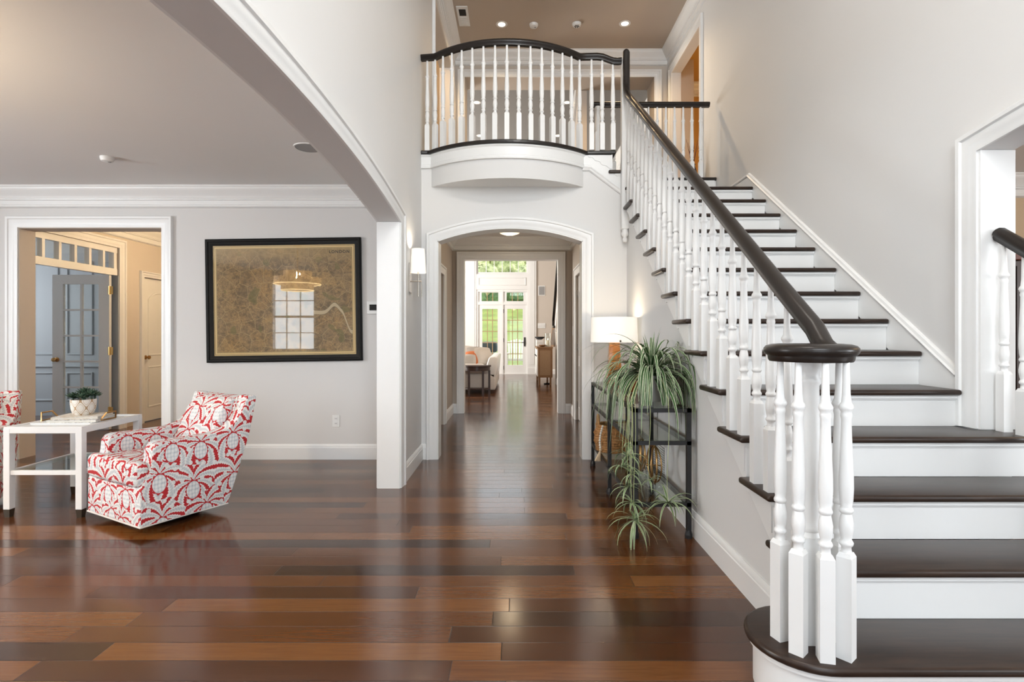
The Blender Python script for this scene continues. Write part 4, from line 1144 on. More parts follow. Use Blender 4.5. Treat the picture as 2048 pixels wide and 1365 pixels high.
lamp('sconce_bulb', 'POINT', (sx, sy, 1.945), 4.5, (1, 0.86, 0.68), 0.02)

# foyer lantern, added above the frame to light the foyer walls
t = thing('foyer_fill_lantern', 'unseen lantern added high in the foyer to light its walls', 'lantern', (0.69, 1.7, 4.35))
m = MB().tube([(0.69, 1.7, 4.75), (0.69, 1.7, 5.49)], 0.008)
for dx, dy in ((-1, -1), (1, -1), (1, 1), (-1, 1)):
    m.bar((0.69+dx*.16, 1.7+dy*.16, 4.2), (0.69+dx*.16, 1.7+dy*.16, 4.65), 0.014); m.bar((0.69+dx*.16, 1.7+dy*.16, 4.65), (0.69, 1.7, 4.78), 0.012)
    m.bar((0.69+dx*.16, 1.7-.16, 4.2+(.45 if dy > 0 else 0)), (0.69+dx*.16, 1.7+.16, 4.2+(.45 if dy > 0 else 0)), 0.012); m.bar((0.69-.16, 1.7+dy*.16, 4.2+(.45 if dx > 0 else 0)), (0.69+.16, 1.7+dy*.16, 4.2+(.45 if dx > 0 else 0)), 0.012)
m.build('fill_lantern_frame', 'nickel', t)
lamp('fill_lantern_bulb', 'POINT', (0.69, 1.7, 4.42), 105, (1, 0.965, 0.91), 0.10)

# flush hall light
t = thing('ceiling_lamp', 'round frosted flush ceiling lamp behind the hall arch', 'ceiling light', (-0.08, 7.25, 2.74))
MB().lathe([(0.06, 0), (0.10, -0.012), (0.165, -0.018), (0.168, -0.03), (0.168, -0.045), (0.150, -0.05)], (-0.08, 7.25, 2.74), 28, cap=False).build('fixture_ring', 'nickel', t, smooth=40)
MB().lathe([(0.0, -0.170), (0.07, -0.166), (0.13, -0.148), (0.158, -0.105), (0.162, -0.048)], (-0.08, 7.25, 2.74), 28, cap=False).build('lamp_shade', 'lamp_shade', t, smooth=60)
lamp('hall_bulb', 'POINT', (-0.08, 7.25, 2.52), 8, (1, 0.78, 0.52), 0.12)
lamp('back_hall_light', 'POINT', (-3.6, 7.1, 2.45), 85, (1, 0.72, 0.42), 0.15)
lamp('corridor_light', 'POINT', (-1.9, 7.0, 5.2), 30, (1, 0.66, 0.34), 0.15)
lamp('upper_room_light', 'POINT', (3.6, 7.6, 4.2), 26, (1, 0.68, 0.34), 0.15)
lamp('dining_light', 'POINT', (4.4, 2.6, 2.2), 22, WARM, 0.15)

# tiered chandelier of the living room, seen only in the map glass
cx, cy = -3.55, 1.85
t = thing('chandelier', 'tiered amber chandelier of the living room, reflected in the framed map', 'chandelier', (cx, cy, 1.95))
MB().tube([(cx, cy, 2.22), (cx, cy, 2.67)], 0.008).lathe([(0, 2.65), (0.06, 2.655), (0.065, 2.68), (0, 2.68)], (cx, cy, 0), 18).build('rod', 'dark_brass', t, smooth=40)
for r, z0, z1 in ((0.22, 2.16, 2.26), (0.36, 2.05, 2.16), (0.25, 1.95, 2.05)):
    m = MB()
    k = 28
    for i in range(k):
        a = 2*PI*i/k; w = PI*r/k*0.92
        c, s_ = math.cos(a), math.sin(a)
        m.add([(cx+r*c-w*s_, cy+r*s_+w*c, z0), (cx+r*c+w*s_, cy+r*s_-w*c, z0), (cx+r*c+w*s_, cy+r*s_-w*c, z1), (cx+r*c-w*s_, cy+r*s_+w*c, z1),
               (cx+(r-.004)*c-w*s_, cy+(r-.004)*s_+w*c, z0), (cx+(r-.004)*c+w*s_, cy+(r-.004)*s_-w*c, z0), (cx+(r-.004)*c+w*s_, cy+(r-.004)*s_-w*c, z1), (cx+(r-.004)*c-w*s_, cy+(r-.004)*s_+w*c, z1)],
              [(0,1,2,3), (7,6,5,4), (0,4,5,1), (1,5,6,2), (2,6,7,3), (3,7,4,0)])
    m.build('capiz_tier', 'flame_amber', t)
    MB().tube([(cx+r*math.cos(2*PI*i/36), cy+r*math.sin(2*PI*i/36), z0) for i in range(36)], 0.007, 6, closed=True).build('glowing_rim', 'rim_glow', t)
lamp('chandelier_bulb', 'POINT', (cx, cy, 2.20), 120, (1, 0.78, 0.50), 0.05)

# ------------------------------------------------------------------ framed map
t = thing('framed_map', 'large antique city map in a wide black frame on the grey wall', 'picture', (-2.27, YB, 0.965), local=True)
t.rotation_euler = (0, math.radians(-0.85), 0)
w, h = 1.53/2, 1.215
MB().sweep([(0, 0), (0, 0.030), (0.012, 0.036), (0.026, 0.034), (0.030, 0.026), (0.046, 0.022), (0.052, 0.018), (0.064, 0.014), (0.066, 0.0)], [(-w, 0, 0), (w, 0, 0), (w, 0, h), (-w, 0, h)][::-1], (0, -1, 0), closed=True).build('picture_frame', 'black_frame', t, local=True, smooth=30)
m = MB(); q = 0.062
m.add([(-w+q, -0.006, q), (w-q, -0.006, q), (w-q, -0.006, h-q), (-w+q, -0.006, h-q), (-w+q, -0.003, q), (w-q, -0.003, q), (w-q, -0.003, h-q), (-w+q, -0.003, h-q)], [(0,1,2,3), (7,6,5,4), (0,4,5,1), (1,5,6,2), (2,6,7,3), (3,7,4,0)])
a = (2*w-2*q)/(h-2*q)
m.uv[0] = [(0, 0), (1.31, 0), (1.31, 1), (0, 1)]
m.build('map_print', 'antique_map', t, local=True)
MB().box(-w+q, w-q, -0.012, -0.010, q, h-q).build('glazing', 'pane_glass', t, local=True)
fc = bpy.data.curves.new('lettering', 'FONT')
fc.body = 'LONDON'; fc.size = 0.040; fc.align_x = 'RIGHT'; fc.space_character = 1.25; fc.extrude = 0.0004; fc.offset = 0.0008
simple('map_ink', (0.015, 0.010, 0.006), 0.8)
fc.materials.append(M['map_ink'])
tmp = bpy.data.objects.new('lettering_curve', fc); COL.objects.link(tmp)
bpy.context.view_layer.update()
fm = bpy.data.meshes.new_from_object(tmp.evaluated_get(bpy.context.evaluated_depsgraph_get()))
bpy.data.objects.remove(tmp); bpy.data.curves.remove(fc)
fo = bpy.data.objects.new('lettering', fm); COL.objects.link(fo); fo.parent = t
fo.location = (w-q-0.055, -0.0068, h-q-0.088); fo.rotation_euler = (PI/2, 0, 0)

# ------------------------------------------------------------------ armchairs
def armchair(label, loc, rot):
    t = thing('swivel_armchair', label, 'armchair', loc, rot, 'floral swivel armchairs', local=True)
    def P(pts): return [(s-0.30, z) for s, z in pts]
    m = MB()
    side = [(0.0, 0.055), (0.56, 0.055), (0.60, 0.16), (0.66, 0.33), (0.725, 0.52), (0.78, 0.775), (0.765, 0.79), (0.705, 0.79), (0.675, 0.70), (0.625, 0.625), (0.56, 0.575), (0.46, 0.556), (0.30, 0.555), (0.13, 0.56), (0.095, 0.55), (0.075, 0.52), (0.07, 0.46), (0.06, 0.40), (0.01, 0.30), (0.0, 0.27)]
    for sgn in (-1, 1): m.prism(P(side), 'x', sgn*0.220, sgn*0.330)
    m.prism(P([(0.50, 0.055), (0.56, 0.055), (0.60, 0.16), (0.66, 0.33), (0.725, 0.52), (0.78, 0.775), (0.765, 0.785), (0.69, 0.775), (0.60, 0.55), (0.52, 0.40)]), 'x', -0.235, 0.235)
    m.box(-0.328, 0.328, -0.298, -0.10, 0.057, 0.285)
    m.build('body', 'floral_print', t, local=True, smooth=50, bevel=0.022, seg=3, boxuv=True)
    m = MB().prism([(-0.320, -0.318), (0.320, -0.318), (0.320, -0.235), (0.217, -0.228), (0.217, 0.27), (-0.217, 0.27), (-0.217, -0.228), (-0.320, -0.235)], 'z', 0.287, 0.445)
    m.build('seat_cushion', 'floral_print', t, local=True, smooth=50, bevel=0.045, seg=4, boxuv=True)
    m = MB().prism(P([(0.46, 0.43), (0.54, 0.42), (0.69, 0.74), (0.70, 0.775), (0.66, 0.775), (0.585, 0.70)]), 'x', -0.217, 0.217)
    m.build('back_cushion', 'floral_print', t, local=True, smooth=50, bevel=0.03, seg=3, boxuv=True)
    MB().lathe([(0.0, 0.0), (0.20, 0.0), (0.22, 0.012), (0.22, 0.028), (0.08, 0.034), (0.08, 0.06)], (0, 0, 0), 28).build('swivel_base', 'swivel', t, local=True, smooth=40)
    m = MB().tube([(-0.330, -0.30, 0.056), (0.330, -0.30, 0.056), (0.330, 0.255, 0.056), (-0.330, 0.255, 0.056)], 0.006, 6, closed=True)
    m.build('piping', 'cushion_white', t, local=True)
    return t
ch = armchair('red and white floral swivel armchair right of the white side table', (-2.42, 3.70, 0), math.radians(-29.3))
dup(ch, (-4.0, 3.74, 0), math.radians(29.3), 'red and white floral armchair cut off by the left edge of the photo')

# ------------------------------------------------------------------ side table and what stands on it
TX0, TX1, TY0, TY1, TZ = -3.445, -2.915, 3.625, 4.215, 0.612
t = thing('side_table', 'white open frame side table with brass shod legs and glass shelf', 'table', ((TX0+TX1)/2, (TY0+TY1)/2, 0))
LW = 0.044
for x in (TX0, TX1-LW):
    for y in (TY0, TY1-LW):
        l = MB().box(x, x+LW, y, y+LW, 0.055, TZ-0.012).build('leg', 'white_lacquer', t, bevel=0.002, seg=1)
        c = (x+LW/2, y+LW/2)
        mb = MB(); mb.add([(c[0]-0.016, c[1]-0.016, 0), (c[0]+0.016, c[1]-0.016, 0), (c[0]+0.016, c[1]+0.016, 0), (c[0]-0.016, c[1]+0.016, 0), (x+.001, y+.001, 0.055), (x+LW-.001, y+.001, 0.055), (x+LW-.001, y+LW-.001, 0.055), (x+.001, y+LW-.001, 0.055)], [(3,2,1,0), (4,5,6,7), (0,1,5,4), (1,2,6,5), (2,3,7,6), (3,0,4,7)])
        f = mb.build('ferrule', 'ferrule', t); f.parent = l; f.location = off(t)*0
m = MB()
for z0, z1, k in ((TZ-0.045, TZ, 0.03), (0.285, 0.315, 0.024)):
    g = LW*0.5-k/2 if z1 < TZ else 0.0015
    m.box(TX0+g, TX1-g, TY0+g, TY0+g+k, z0, z1); m.box(TX0+g, TX1-g, TY1-g-k, TY1-g, z0, z1)
    m.box(TX0+g, TX0+g+k, TY0+g+k, TY1-g-k, z0, z1); m.box(TX1-g-k, TX1-g, TY0+g+k, TY1-g-k, z0, z1)
m.build('apron', 'white_lacquer', t, bevel=0.002, seg=1)
MB().box(TX0+0.03, TX1-0.03, TY0+0.03, TY1-0.03, TZ-0.02, TZ-0.008).build('tabletop', 'white_lacquer', t)
MB().box(TX0+0.03, TX1-0.03, TY0+0.03, TY1-0.03, 0.303, 0.311).build('glass_shelf', 'shelf_glass', t)
zt = TZ-0.008
t = thing('serving_tray', 'flat white tray with hexagonal brass handles on the side table', 'tray', (-3.17, 3.92, zt))
MB().box(-3.385, -2.965, 3.76, 4.09, zt, zt+0.010).build('tray_base', 'white_lacquer', t, bevel=0.002, seg=1)
for x, sg in ((-3.385, -1), (-2.965, 1)):
    p = []
    for a, b in ((-0.075, 0.0), (-0.045, 0.052), (0.045, 0.052), (0.075, 0.0), (0.045, -0.0), (-0.045, -0.0)):
        p.append((x+sg*b*0.45, 3.925+a, zt+0.014+b))
    MB().tube([p[0], p[1], p[2], p[3]], 0.0065, 6, closed=True).build('handle', 'dark_brass', t)
z = zt+0.010
def book(label, c, rot, w, d, h, z, mat):
    t = thing('book', label, 'book', (c[0], c[1], z), rot, 'books under the succulent pot', local=True)
    MB().box(-w/2, w/2, -d/2, d/2, 0, 0.003).box(-w/2, w/2, -d/2, d/2, h-0.003, h).box(-w/2, -w/2+0.004, -d/2, d/2, 0.003, h-0.003).build('cover', mat, t, local=True)
    MB().box(-w/2+0.004, w/2-0.005, -d/2+0.005, d/2-0.005, 0.003, h-0.003).build('page_block', 'pages', t, local=True)
book('lower white marbled book on the side table tray', (-3.13, 3.90), 0.12, 0.33, 0.25, 0.020, z, 'book_marbled')
book('upper book with mottled pale cover, directly under the succulent pot', (-3.14, 3.92), 0.22, 0.29, 0.22, 0.016, z+0.020, 'book_pale')
z += 0.036
pc = (-3.155, 3.94)
t = thing('potted_succulent', 'dark green succulents in a white lattice patterned pot on the books', 'potted plant', (pc[0], pc[1], z))
m = MB()
prof = [(0.0, 0.0), (0.055, 0.0), (0.063, 0.008), (0.073, 0.04), (0.078, 0.08), (0.078, 0.112), (0.073, 0.112), (0.070, 0.095)]
b0 = len(m.f); m.lathe(prof, (pc[0], pc[1], z), 32)
fi = 0
for i in range(32):
    for q in range(len(prof)-1):
        u0, u1 = i/32, (i+1)/32; v0, v1 = prof[q][1]+(0 if q else -prof[1][0]), prof[q+1][1]
        m.uv[fi] = [(u0, v0), (u1, v0), (u1, v1), (u0, v1)]; fi += 1
m.build('pot', 'lattice_pot', t, smooth=40)
MB().lathe([(0, 0.096), (0.071, 0.096)], (pc[0], pc[1], z), 20).build('soil', 'soil', t)
for k, (dx, dy, dz, s) in enumerate(((-0.06, -0.02, 0.125, 1.2), (0.0, 0.01, 0.15, 1.4), (0.066, -0.01, 0.14, 1.35), (-0.03, 0.045, 0.13, 1.1), (0.03, -0.045, 0.125, 1.15), (0.045, 0.05, 0.13, 1.1), (-0.08, 0.02, 0.115, 1.0))):
    m = MB(); c = Vector((pc[0]+dx, pc[1]+dy, z+dz))
    for i in range(26):
        el = 0.1+1.25*(i/26); az = i*2.399
        d = Vector((math.cos(az)*math.cos(el), math.sin(az)*math.cos(el), math.sin(el)))
        L = 0.050*s*(1-0.35*i/26)
        sd = d.cross(Vector((0, 0, 1))).normalized()*0.0085*s; up = sd.cross(d).normalized()*0.005
        p0 = c-d*0.004; p1 = c+d*L*0.55; p2 = c+d*L+Vector((0, 0, 0.004))
        m.add([p0-sd*0.6, p0+sd*0.6, p0+up, p1-sd, p1+sd, p1+up, p1-up, p2], [(0,1,4,3), (1,2,5,4), (2,0,3,5), (3,4,6), (3,6,7), (6,4,7), (4,5,7), (5,3,7)])
    m.tube([c-Vector((0, 0, dz-0.09)), c], 0.006, 6)
    m.build('rosette', 'succulent', t)
# ------------------------------------------------------------------ glass console under the stairs
KX0, KX1, KY0, KY1 = 0.712, 1.062, 3.255, 5.075
t = thing('console_table', 'black metal console table with three glass tiers against the stair wall', 'console table', ((KX0+KX1)/2, (KY0+KY1)/2, 0))
LW = 0.027
for x in (KX0, KX1-LW):
    for y in (KY0, (KY0+KY1-LW)/2, KY1-LW):
        m = MB().box(x, x+LW, y, y+LW, 0.035, 0.785)
        c = (x+LW/2, y+LW/2)
        m.lathe([(0.024, 0.0), (0.024, 0.022), (0.016, 0.05)], (c[0], c[1], 0), 8)
        m.build('leg', 'black_metal', t)
def tier(name, z0, z1, gz, fw=0.024):
    m = MB()
    m.box(KX0, KX1, KY0, KY0+fw, z0, z1); m.box(KX0, KX1, KY1-fw, KY1, z0, z1)
    m.box(KX0, KX0+fw, KY0+fw, KY1-fw, z0, z1); m.box(KX1-fw, KX1, KY0+fw, KY1-fw, z0, z1)
    ym = (KY0+KY1)/2
    m.box(KX0+fw, KX1-fw, ym-0.008, ym+0.008, z0, z1-0.008)
    f = m.build(name, 'black_metal', t)
    MB().box(KX0+0.012, KX1-0.012, KY0+0.012, KY1-0.012, gz, gz+0.006).build('glass_pane', 'shelf_glass', t).parent = f
tier('top_frame', 0.762, 0.785, 0.7855)
tier('shelf_frame', 0.565, 0.588, 0.5885)
tier('shelf_frame', 0.193, 0.216, 0.2165)
ZT, ZS = 0.792, 0.223

lx, ly = 0.885, 4.84
t = thing('table_lamp', 'lit table lamp with white drum shade and tapered amber glass base', 'lamp', (lx, ly, ZT))
m = MB()
a, b = 0.066, 0.043
m.add([(lx-a, ly-a*.8, ZT+.012), (lx+a, ly-a*.8, ZT+.012), (lx+a, ly+a*.8, ZT+.012), (lx-a, ly+a*.8, ZT+.012), (lx-b, ly-b*.8, 1.19), (lx+b, ly-b*.8, 1.19), (lx+b, ly+b*.8, 1.19), (lx-b, ly+b*.8, 1.19)], [(3,2,1,0), (4,5,6,7), (0,1,5,4), (1,2,6,5), (2,3,7,6), (3,0,4,7)])
m.build('lamp_base', 'amber_glass', t, bevel=0.008, seg=3, smooth=50)
MB().box(lx-0.075, lx+0.075, ly-0.06, ly+0.06, ZT, ZT+0.012).build('plinth', 'dark_brass', t, bevel=0.002, seg=1)
m = MB().lathe([(0.199, 1.386), (0.202, 1.386), (0.210, 1.164), (0.207, 1.164), (0.199, 1.386)], (lx, ly, 0), 40, cap=False)
m.build('lamp_shade', 'lamp_shade', t, smooth=40)
m = MB().tube([(lx, ly, 1.19), (lx, ly, 1.30)], 0.008)
for k in range(3):
    an = 0.6+k*2*PI/3
    m.tube([(lx, ly, 1.20), (lx+0.206*math.cos(an), ly+0.206*math.sin(an), 1.175)], 0.0035, 6)
    m.ball((lx+0.209*math.cos(an), ly+0.209*math.sin(an), 1.176), 0.009)
m.build('shade_support', 'ferrule', t)
MB().ball((lx, ly, 1.31), 0.028).build('bulb', 'lens_warm', t, smooth=60)
lamp('table_lamp_bulb', 'POINT', (lx, ly, 1.345), 4.5, (1, 0.80, 0.56), 0.03)
lamp('table_lamp_bulb', 'POINT', (lx, ly, 1.20), 2.5, (1, 0.80, 0.56), 0.03)

# dough trough with moss and succulents
qx, qy = 0.86, 4.34
t = thing('wooden_trough', 'red brown wooden trough of succulents and moss on the console', 'planter', (qx, qy, ZT))
m = MB()
L, Wd, H = 0.30, 0.085, 0.075
k0 = [(qx-Wd*.7, qy-L*.86), (qx+Wd*.7, qy-L*.86), (qx+Wd*.7, qy+L*.86), (qx-Wd*.7, qy+L*.86)]
k1 = [(qx-Wd, qy-L), (qx+Wd, qy-L), (qx+Wd, qy+L), (qx-Wd, qy+L)]
k2 = [(qx-Wd+.014, qy-L+.014), (qx+Wd-.014, qy-L+.014), (qx+Wd-.014, qy+L-.014), (qx-Wd+.014, qy+L-.014)]
Z0 = ZT+0.004
m.add([(*p, Z0) for p in k0]+[(*p, Z0+H) for p in k1]+[(*p, Z0+H) for p in k2]+[(*p, Z0+H-.03) for p in k2],
      [(3,2,1,0)]+[(i, (i+1) % 4, 4+(i+1) % 4, 4+i) for i in range(4)]+[(4+i, 4+(i+1) % 4, 8+(i+1) % 4, 8+i) for i in range(4)]+[(8+i, 8+(i+1) % 4, 12+(i+1) % 4, 12+i) for i in range(4)]+[(12,13,14,15)])
m.build('trough', 'trough_wood', t, bevel=0.004, seg=2)
m = MB()
for i in range(46):
    m.ball((qx+RND.uniform(-.06, .06), qy+RND.uniform(-.26, .26), Z0+H-.012+RND.uniform(0, .018)), RND.uniform(.012, .024), nu=7, nv=5)
tag(m.build('moss', 'moss', t), kind='stuff')
for i in range(7):
    m = MB(); c = Vector((qx+RND.uniform(-.05, .05), qy-0.25+i*0.08, Z0+H+0.02))
    for j in range(18):
        el = 0.15+1.2*j/18; az = j*2.4; d = Vector((math.cos(az)*math.cos(el), math.sin(az)*math.cos(el), math.sin(el)))
        sd = d.cross(Vector((0, 0, 1))).normalized()*0.008; e = c+d*0.042
        m.add([c-sd*.5, c+sd*.5, c+d*.022+sd, c+d*.022-sd, e, c+d*.02+Vector((0, 0, .006))], [(0,1,2,5), (0,5,3), (3,5,4), (5,2,4), (0,3,4,2,1)])
    m.build('rosette', 'succulent', t)
m = MB()
for x, y, dx, dy, h in ((0, -.24, -.05, -.05, .17), (.02, -.20, .0, .02, .19), (-.03, -.18, -.09, 0, .15)):
    m.tube([(qx+x, qy+y, Z0+H-.01), (qx+x+dx, qy+y+dy, Z0+H+h)], 0.0025, 5)
m.build('twig', 'trough_wood', t)

# spider plant with hanging plantlets
px_, py_ = 0.905, 3.60
t = thing('spider_plant', 'large striped spider plant trailing plantlets over the near end of the console', 'potted plant', (px_, py_, ZT))
MB().lathe([(0.0, 0.0), (0.070, 0.0), (0.078, 0.01), (0.095, 0.15), (0.100, 0.155), (0.100, 0.172), (0.091, 0.172), (0.088, 0.15)], (px_, py_, ZT), 28).build('pot', 'pot_ceramic', t, smooth=40)
MB().lathe([(0.0, 0.152), (0.088, 0.152)], (px_, py_, ZT), 20).build('soil', 'soil', t)
def leaf_path(c, az, el, L, k, n=9, droop=1.0):
    p = Vector(c); pts = [p.copy()]; e = el
    for i in range(n):
        d = Vector((math.cos(az)*math.cos(e), math.sin(az)*math.cos(e), math.sin(e)))
        p = p+d*(L/n); pts.append(p.copy())
        e = max(-1.45, e-k*(0.6+0.9*i/n)*droop)
    return pts
def leaf(m, c, az, el, L, k, w, n=9):
    pts = leaf_path(c, az, el, L, k, n)
    ws = [w*(0.62+0.38*min(1, i/2))*max(0.04, 1-((i/n)**2.2)) for i in range(n+1)]
    m.ribbon(pts, ws, (-math.sin(az), math.cos(az), 0.05))
def rest(p):
    # blades lie on the glass top and stay clear of the wall
    if p.x > 1.082: p.x = 1.082-0.1*min(0.2, p.x-1.082)
    if KX0-0.004 < p.x < KX1+0.004 and KY0-0.004 < p.y < KY1 and p.z < ZT+0.006: p.z = ZT+0.006
    return p
m = MB(); c0 = Vector((px_, py_, ZT+0.165))
NL = 170
for i in range(NL):
    az = i*2.39996+RND.uniform(-.2, .2)
    u = i/NL
    el = 1.50-1.65*u+RND.uniform(-.15, .15)
    L = RND.uniform(0.42, 0.62)
    if u < 0.08: L = RND.uniform(0.22, 0.34)
    elif math.sin(az) > 0.3: L *= 0.8
    k = RND.uniform(0.20, 0.36) if u > 0.08 else RND.uniform(0.02, 0.10)
    c = c0+Vector((math.cos(az), math.sin(az), 0))*RND.uniform(0.005, 0.04)
    n = 11
    pts = [rest(p) for p in leaf_path(c, az, el, L, k*0.85, n)]
    w = RND.uniform(0.0085, 0.0135)
    ws = [w*(0.62+0.38*min(1, q/2))*max(0.04, 1-((q/n)**2.4)) for q in range(n+1)]
    m.ribbon(pts, ws, (-math.sin(az), math.cos(az), 0.05))
for i in range(46):
    az = RND.uniform(-PI*0.95, -PI*0.05) if i % 3 else RND.uniform(2.4, 3.9)
    n = 11
    pts = [rest(p) for p in leaf_path(c0+Vector((math.cos(az), math.sin(az), 0))*0.05, az, RND.uniform(0.1, 0.9), RND.uniform(.42, .60), RND.uniform(.26, .40), n)]
    w = RND.uniform(0.010, 0.0145)
    m.ribbon(pts, [w*(0.62+0.38*min(1, q/2))*max(0.04, 1-((q/n)**2.4)) for q in range(n+1)], (-math.sin(az), math.cos(az), 0.05))
tag(m.build('foliage', 'spider_leaf', t, smooth=80, recalc=False), kind='stuff')
spots = [(0.690, 3.30, 0.555, 11, .11), (0.672, 3.26, 0.50, 14, .14), (0.655, 3.28, 0.43, 16, .16), (0.690, 3.22, 0.40, 12, .13), (0.680, 3.25, 0.315, 14, .14), (0.690, 3.20, 0.235, 15, .15), (0.705, 3.19, 0.135, 26, .22), (0.905, 3.20, 0.235, 26, .22), (0.80, 3.22, 0.36, 7, .09)]
for (x, y, z, n, L) in spots:
    m = MB()
    for i in range(n):
        az = i*2.4+RND.uniform(-.3, .3)
        ll = L*RND.uniform(0.7, 1.15)
        leaf(m, (x, y, z), az, RND.uniform(-.5, 1.0), ll, RND.uniform(.18, .34), RND.uniform(.005, .008), 7)
    s0 = Vector((px_+(x-px_)*0.5, py_+(y-py_)*0.45, ZT+0.26))
    a_ = Vector((px_, py_, ZT+0.17)); e_ = Vector((x, y, z))
    top = Vector((x, y, ZT+0.06))
    pl = m.build('plantlet', 'plantlet_leaf', t, smooth=80, recalc=False)
    pts = []
    for i in range(15):
        u = i/14
        if u < 0.5:
            v = u*2; pts.append(a_*(1-v)**2+s0*2*v*(1-v)+top*v*v)
        else:
            v = (u-.5)*2; pts.append(top*(1-v)+e_*v+Vector((.006*math.sin(v*6), 0, 0)))
    rn = MB().tube(pts, 0.0015, 5).build('runner', 'runner_stem', t)
    WORLD[rn.name] = off(t); rn.parent = pl

# basket on the bottom tier
bx, by = 0.835, 4.70
t = thing('woven_basket', 'brown woven rope basket with handles on the console bottom tier', 'basket', (bx, by, ZS))
m = MB()
for i in range(11):
    r = 0.118+0.018*math.sin(PI*i/10)
    m.tube([(bx+(r+RND.uniform(-.004, .004))*math.cos(2*PI*j/26), by+(r*1.15+RND.uniform(-.004, .004))*math.sin(2*PI*j/26), ZS+0.012+i*0.021+RND.uniform(-.003, .003)) for j in range(26)], 0.0125, 6, closed=True)
for j in range(18):
    a = 2*PI*j/18
    m.tube([(bx+(0.124+0.018*math.sin(PI*i/6)+0.008*(-1)**i)*math.cos(a+0.06*i), by+(0.142+0.018*math.sin(PI*i/6)+0.008*(-1)**i)*math.sin(a+0.06*i), ZS+0.008+i*0.037) for i in range(7)], 0.007, 5)
m.lathe([(0, 0.004), (0.11, 0.004), (0.11, 0.01)], (bx, by, ZS), 16)
m.build('basket_body', 'rope', t, smooth=60)
for sg in (-1, 1):
    MB().tube([(bx+sg*0.115, by-0.05+0.1*i/10, ZS+0.225+0.085*math.sin(PI*i/10)) for i in range(11)], 0.011, 7).build('handle', 'rope', t, smooth=60)
t = thing('bead_garland', 'string of white wooden beads with a tassel hanging over the basket rim', 'beads', (bx-0.12, by-0.10, ZS+0.05))
for i in range(10):
    MB().ball((bx-0.10-0.028*math.sin(i*0.22), by-0.150-0.004*i, ZS+0.235-i*0.019), 0.0105, nu=8, nv=6).build('bead', 'bead', t, smooth=60)
m = MB()
for i in range(12):
    a = 2*PI*i/12
    m.tube([(bx-0.126, by-0.19, ZS+0.045), (bx-0.138+0.012*math.cos(a), by-0.195+0.012*math.sin(a), ZS+0.0), (bx-0.150+0.024*math.cos(a), by-0.20+0.020*math.sin(a), ZS-0.045)], 0.004, 4)
m.ball((bx-0.126, by-0.19, ZS+0.045), 0.013)
m.build('tassel', 'tassel', t)

# ring sculptures on acrylic bases
def ring_sculpture(x, y, label, tilt):
    t = thing('ring_sculpture', label, 'sculpture', (x, y, ZS), group='brass ring sculptures')
    MB().lathe([(0, 0), (0.056, 0), (0.058, 0.004), (0.058, 0.038), (0.056, 0.042), (0, 0.042)], (x, y, ZS), 28).build('clear_base', 'acrylic', t, smooth=40)
    for r, a, w in ((0.125, tilt, 0.006), (0.112, tilt+0.30, 0.005), (0.118, tilt-0.26, 0.005)):
        m = MB(); zc = ZS+0.044+0.125
        pts = [(x+math.sin(a)*r*math.cos(q), y+math.cos(a)*r*math.cos(q), zc+r*math.sin(q)) for q in [2*PI*i/36 for i in range(36)]]
        m.tube(pts, w, 8, closed=True).build('brass_ring', 'dark_brass', t, smooth=60)
    MB().tube([(x-0.05, y-0.02, ZS+0.165), (x+0.05, y+0.02, ZS+0.150)], 0.004).ball((x-0.05, y-0.02, ZS+0.165), 0.009).build('cross_arm', 'dark_brass', t)
ring_sculpture(0.905, 3.52, 'nearer brass ring sculpture on a round clear base, by the console near leg', 0.12)
ring_sculpture(0.88, 3.80, 'farther brass ring sculpture on the console bottom tier, behind the other one', 0.20)
t = thing('acrylic_block', 'tall clear block beside the ring sculptures on the bottom tier', 'ornament', (0.835, 3.62, ZS))
MB().box(0.80, 0.87, 3.57, 3.66, ZS, ZS+0.11).build('clear_block', 'acrylic', t)

# dry twigs upstairs behind the landing rail
t = thing('twig_vase', 'dry red brown twigs standing behind the landing rail upstairs', 'vase', (2.17, 6.62, FLOOR2))
MB().lathe([(0, 0), (0.05, 0), (0.07, 0.08), (0.05, 0.2), (0.03, 0.26), (0.04, 0.28), (0.03, 0.28)], (2.17, 6.62, FLOOR2), 18).build('vase_body', 'espresso', t, smooth=50)
m = MB()
for i in range(9):
    a = i*2.4; e = RND.uniform(.05, .10)
    m.tube([(2.17, 6.62, FLOOR2+.2), (2.17+e*.5*math.cos(a), 6.62+e*.5*math.sin(a), FLOOR2+.42), (2.17+e*math.cos(a), 6.62+e*math.sin(a), FLOOR2+.52+RND.uniform(0, .08))], [0.004, 0.003, 0.0015], 5)
m.build('twig', 'mahogany', t)

# ------------------------------------------------------------------ great room furniture
t = thing('side_table', 'dark half round end table in front of the white sofa', 'table', (-0.80, 10.98, 0))
def half(r, z0, z1, name):
    pts = [(-0.80+r*math.cos(a), 11.16-r*math.sin(a)) for a in [PI*i/20 for i in range(21)]]
    return MB().prism(pts, 'z', z0, z1).build(name, 'espresso', t, bevel=0.004, seg=1)
half(0.295, 0.565, 0.60, 'tabletop'); half(0.275, 0.49, 0.565, 'apron'); half(0.27, 0.11, 0.135, 'lower_shelf')
for a in (0.12, 1.0, 2.14, 3.02):
    x, y = -0.80+0.262*math.cos(a), 11.15-0.262*math.sin(a)
    MB().box(x-0.022, x+0.022, y-0.022, y+0.022, 0, 0.49).build('leg', 'espresso', t)
t = thing('sofa', 'white upholstered sofa facing left in the great room', 'sofa', (-1.2, 12.3, 0))
MB().box(-1.60, -0.42, 11.24, 13.9, 0.07, 0.42).build('seat_base', 'cushion_white', t, bevel=0.03, smooth=50)
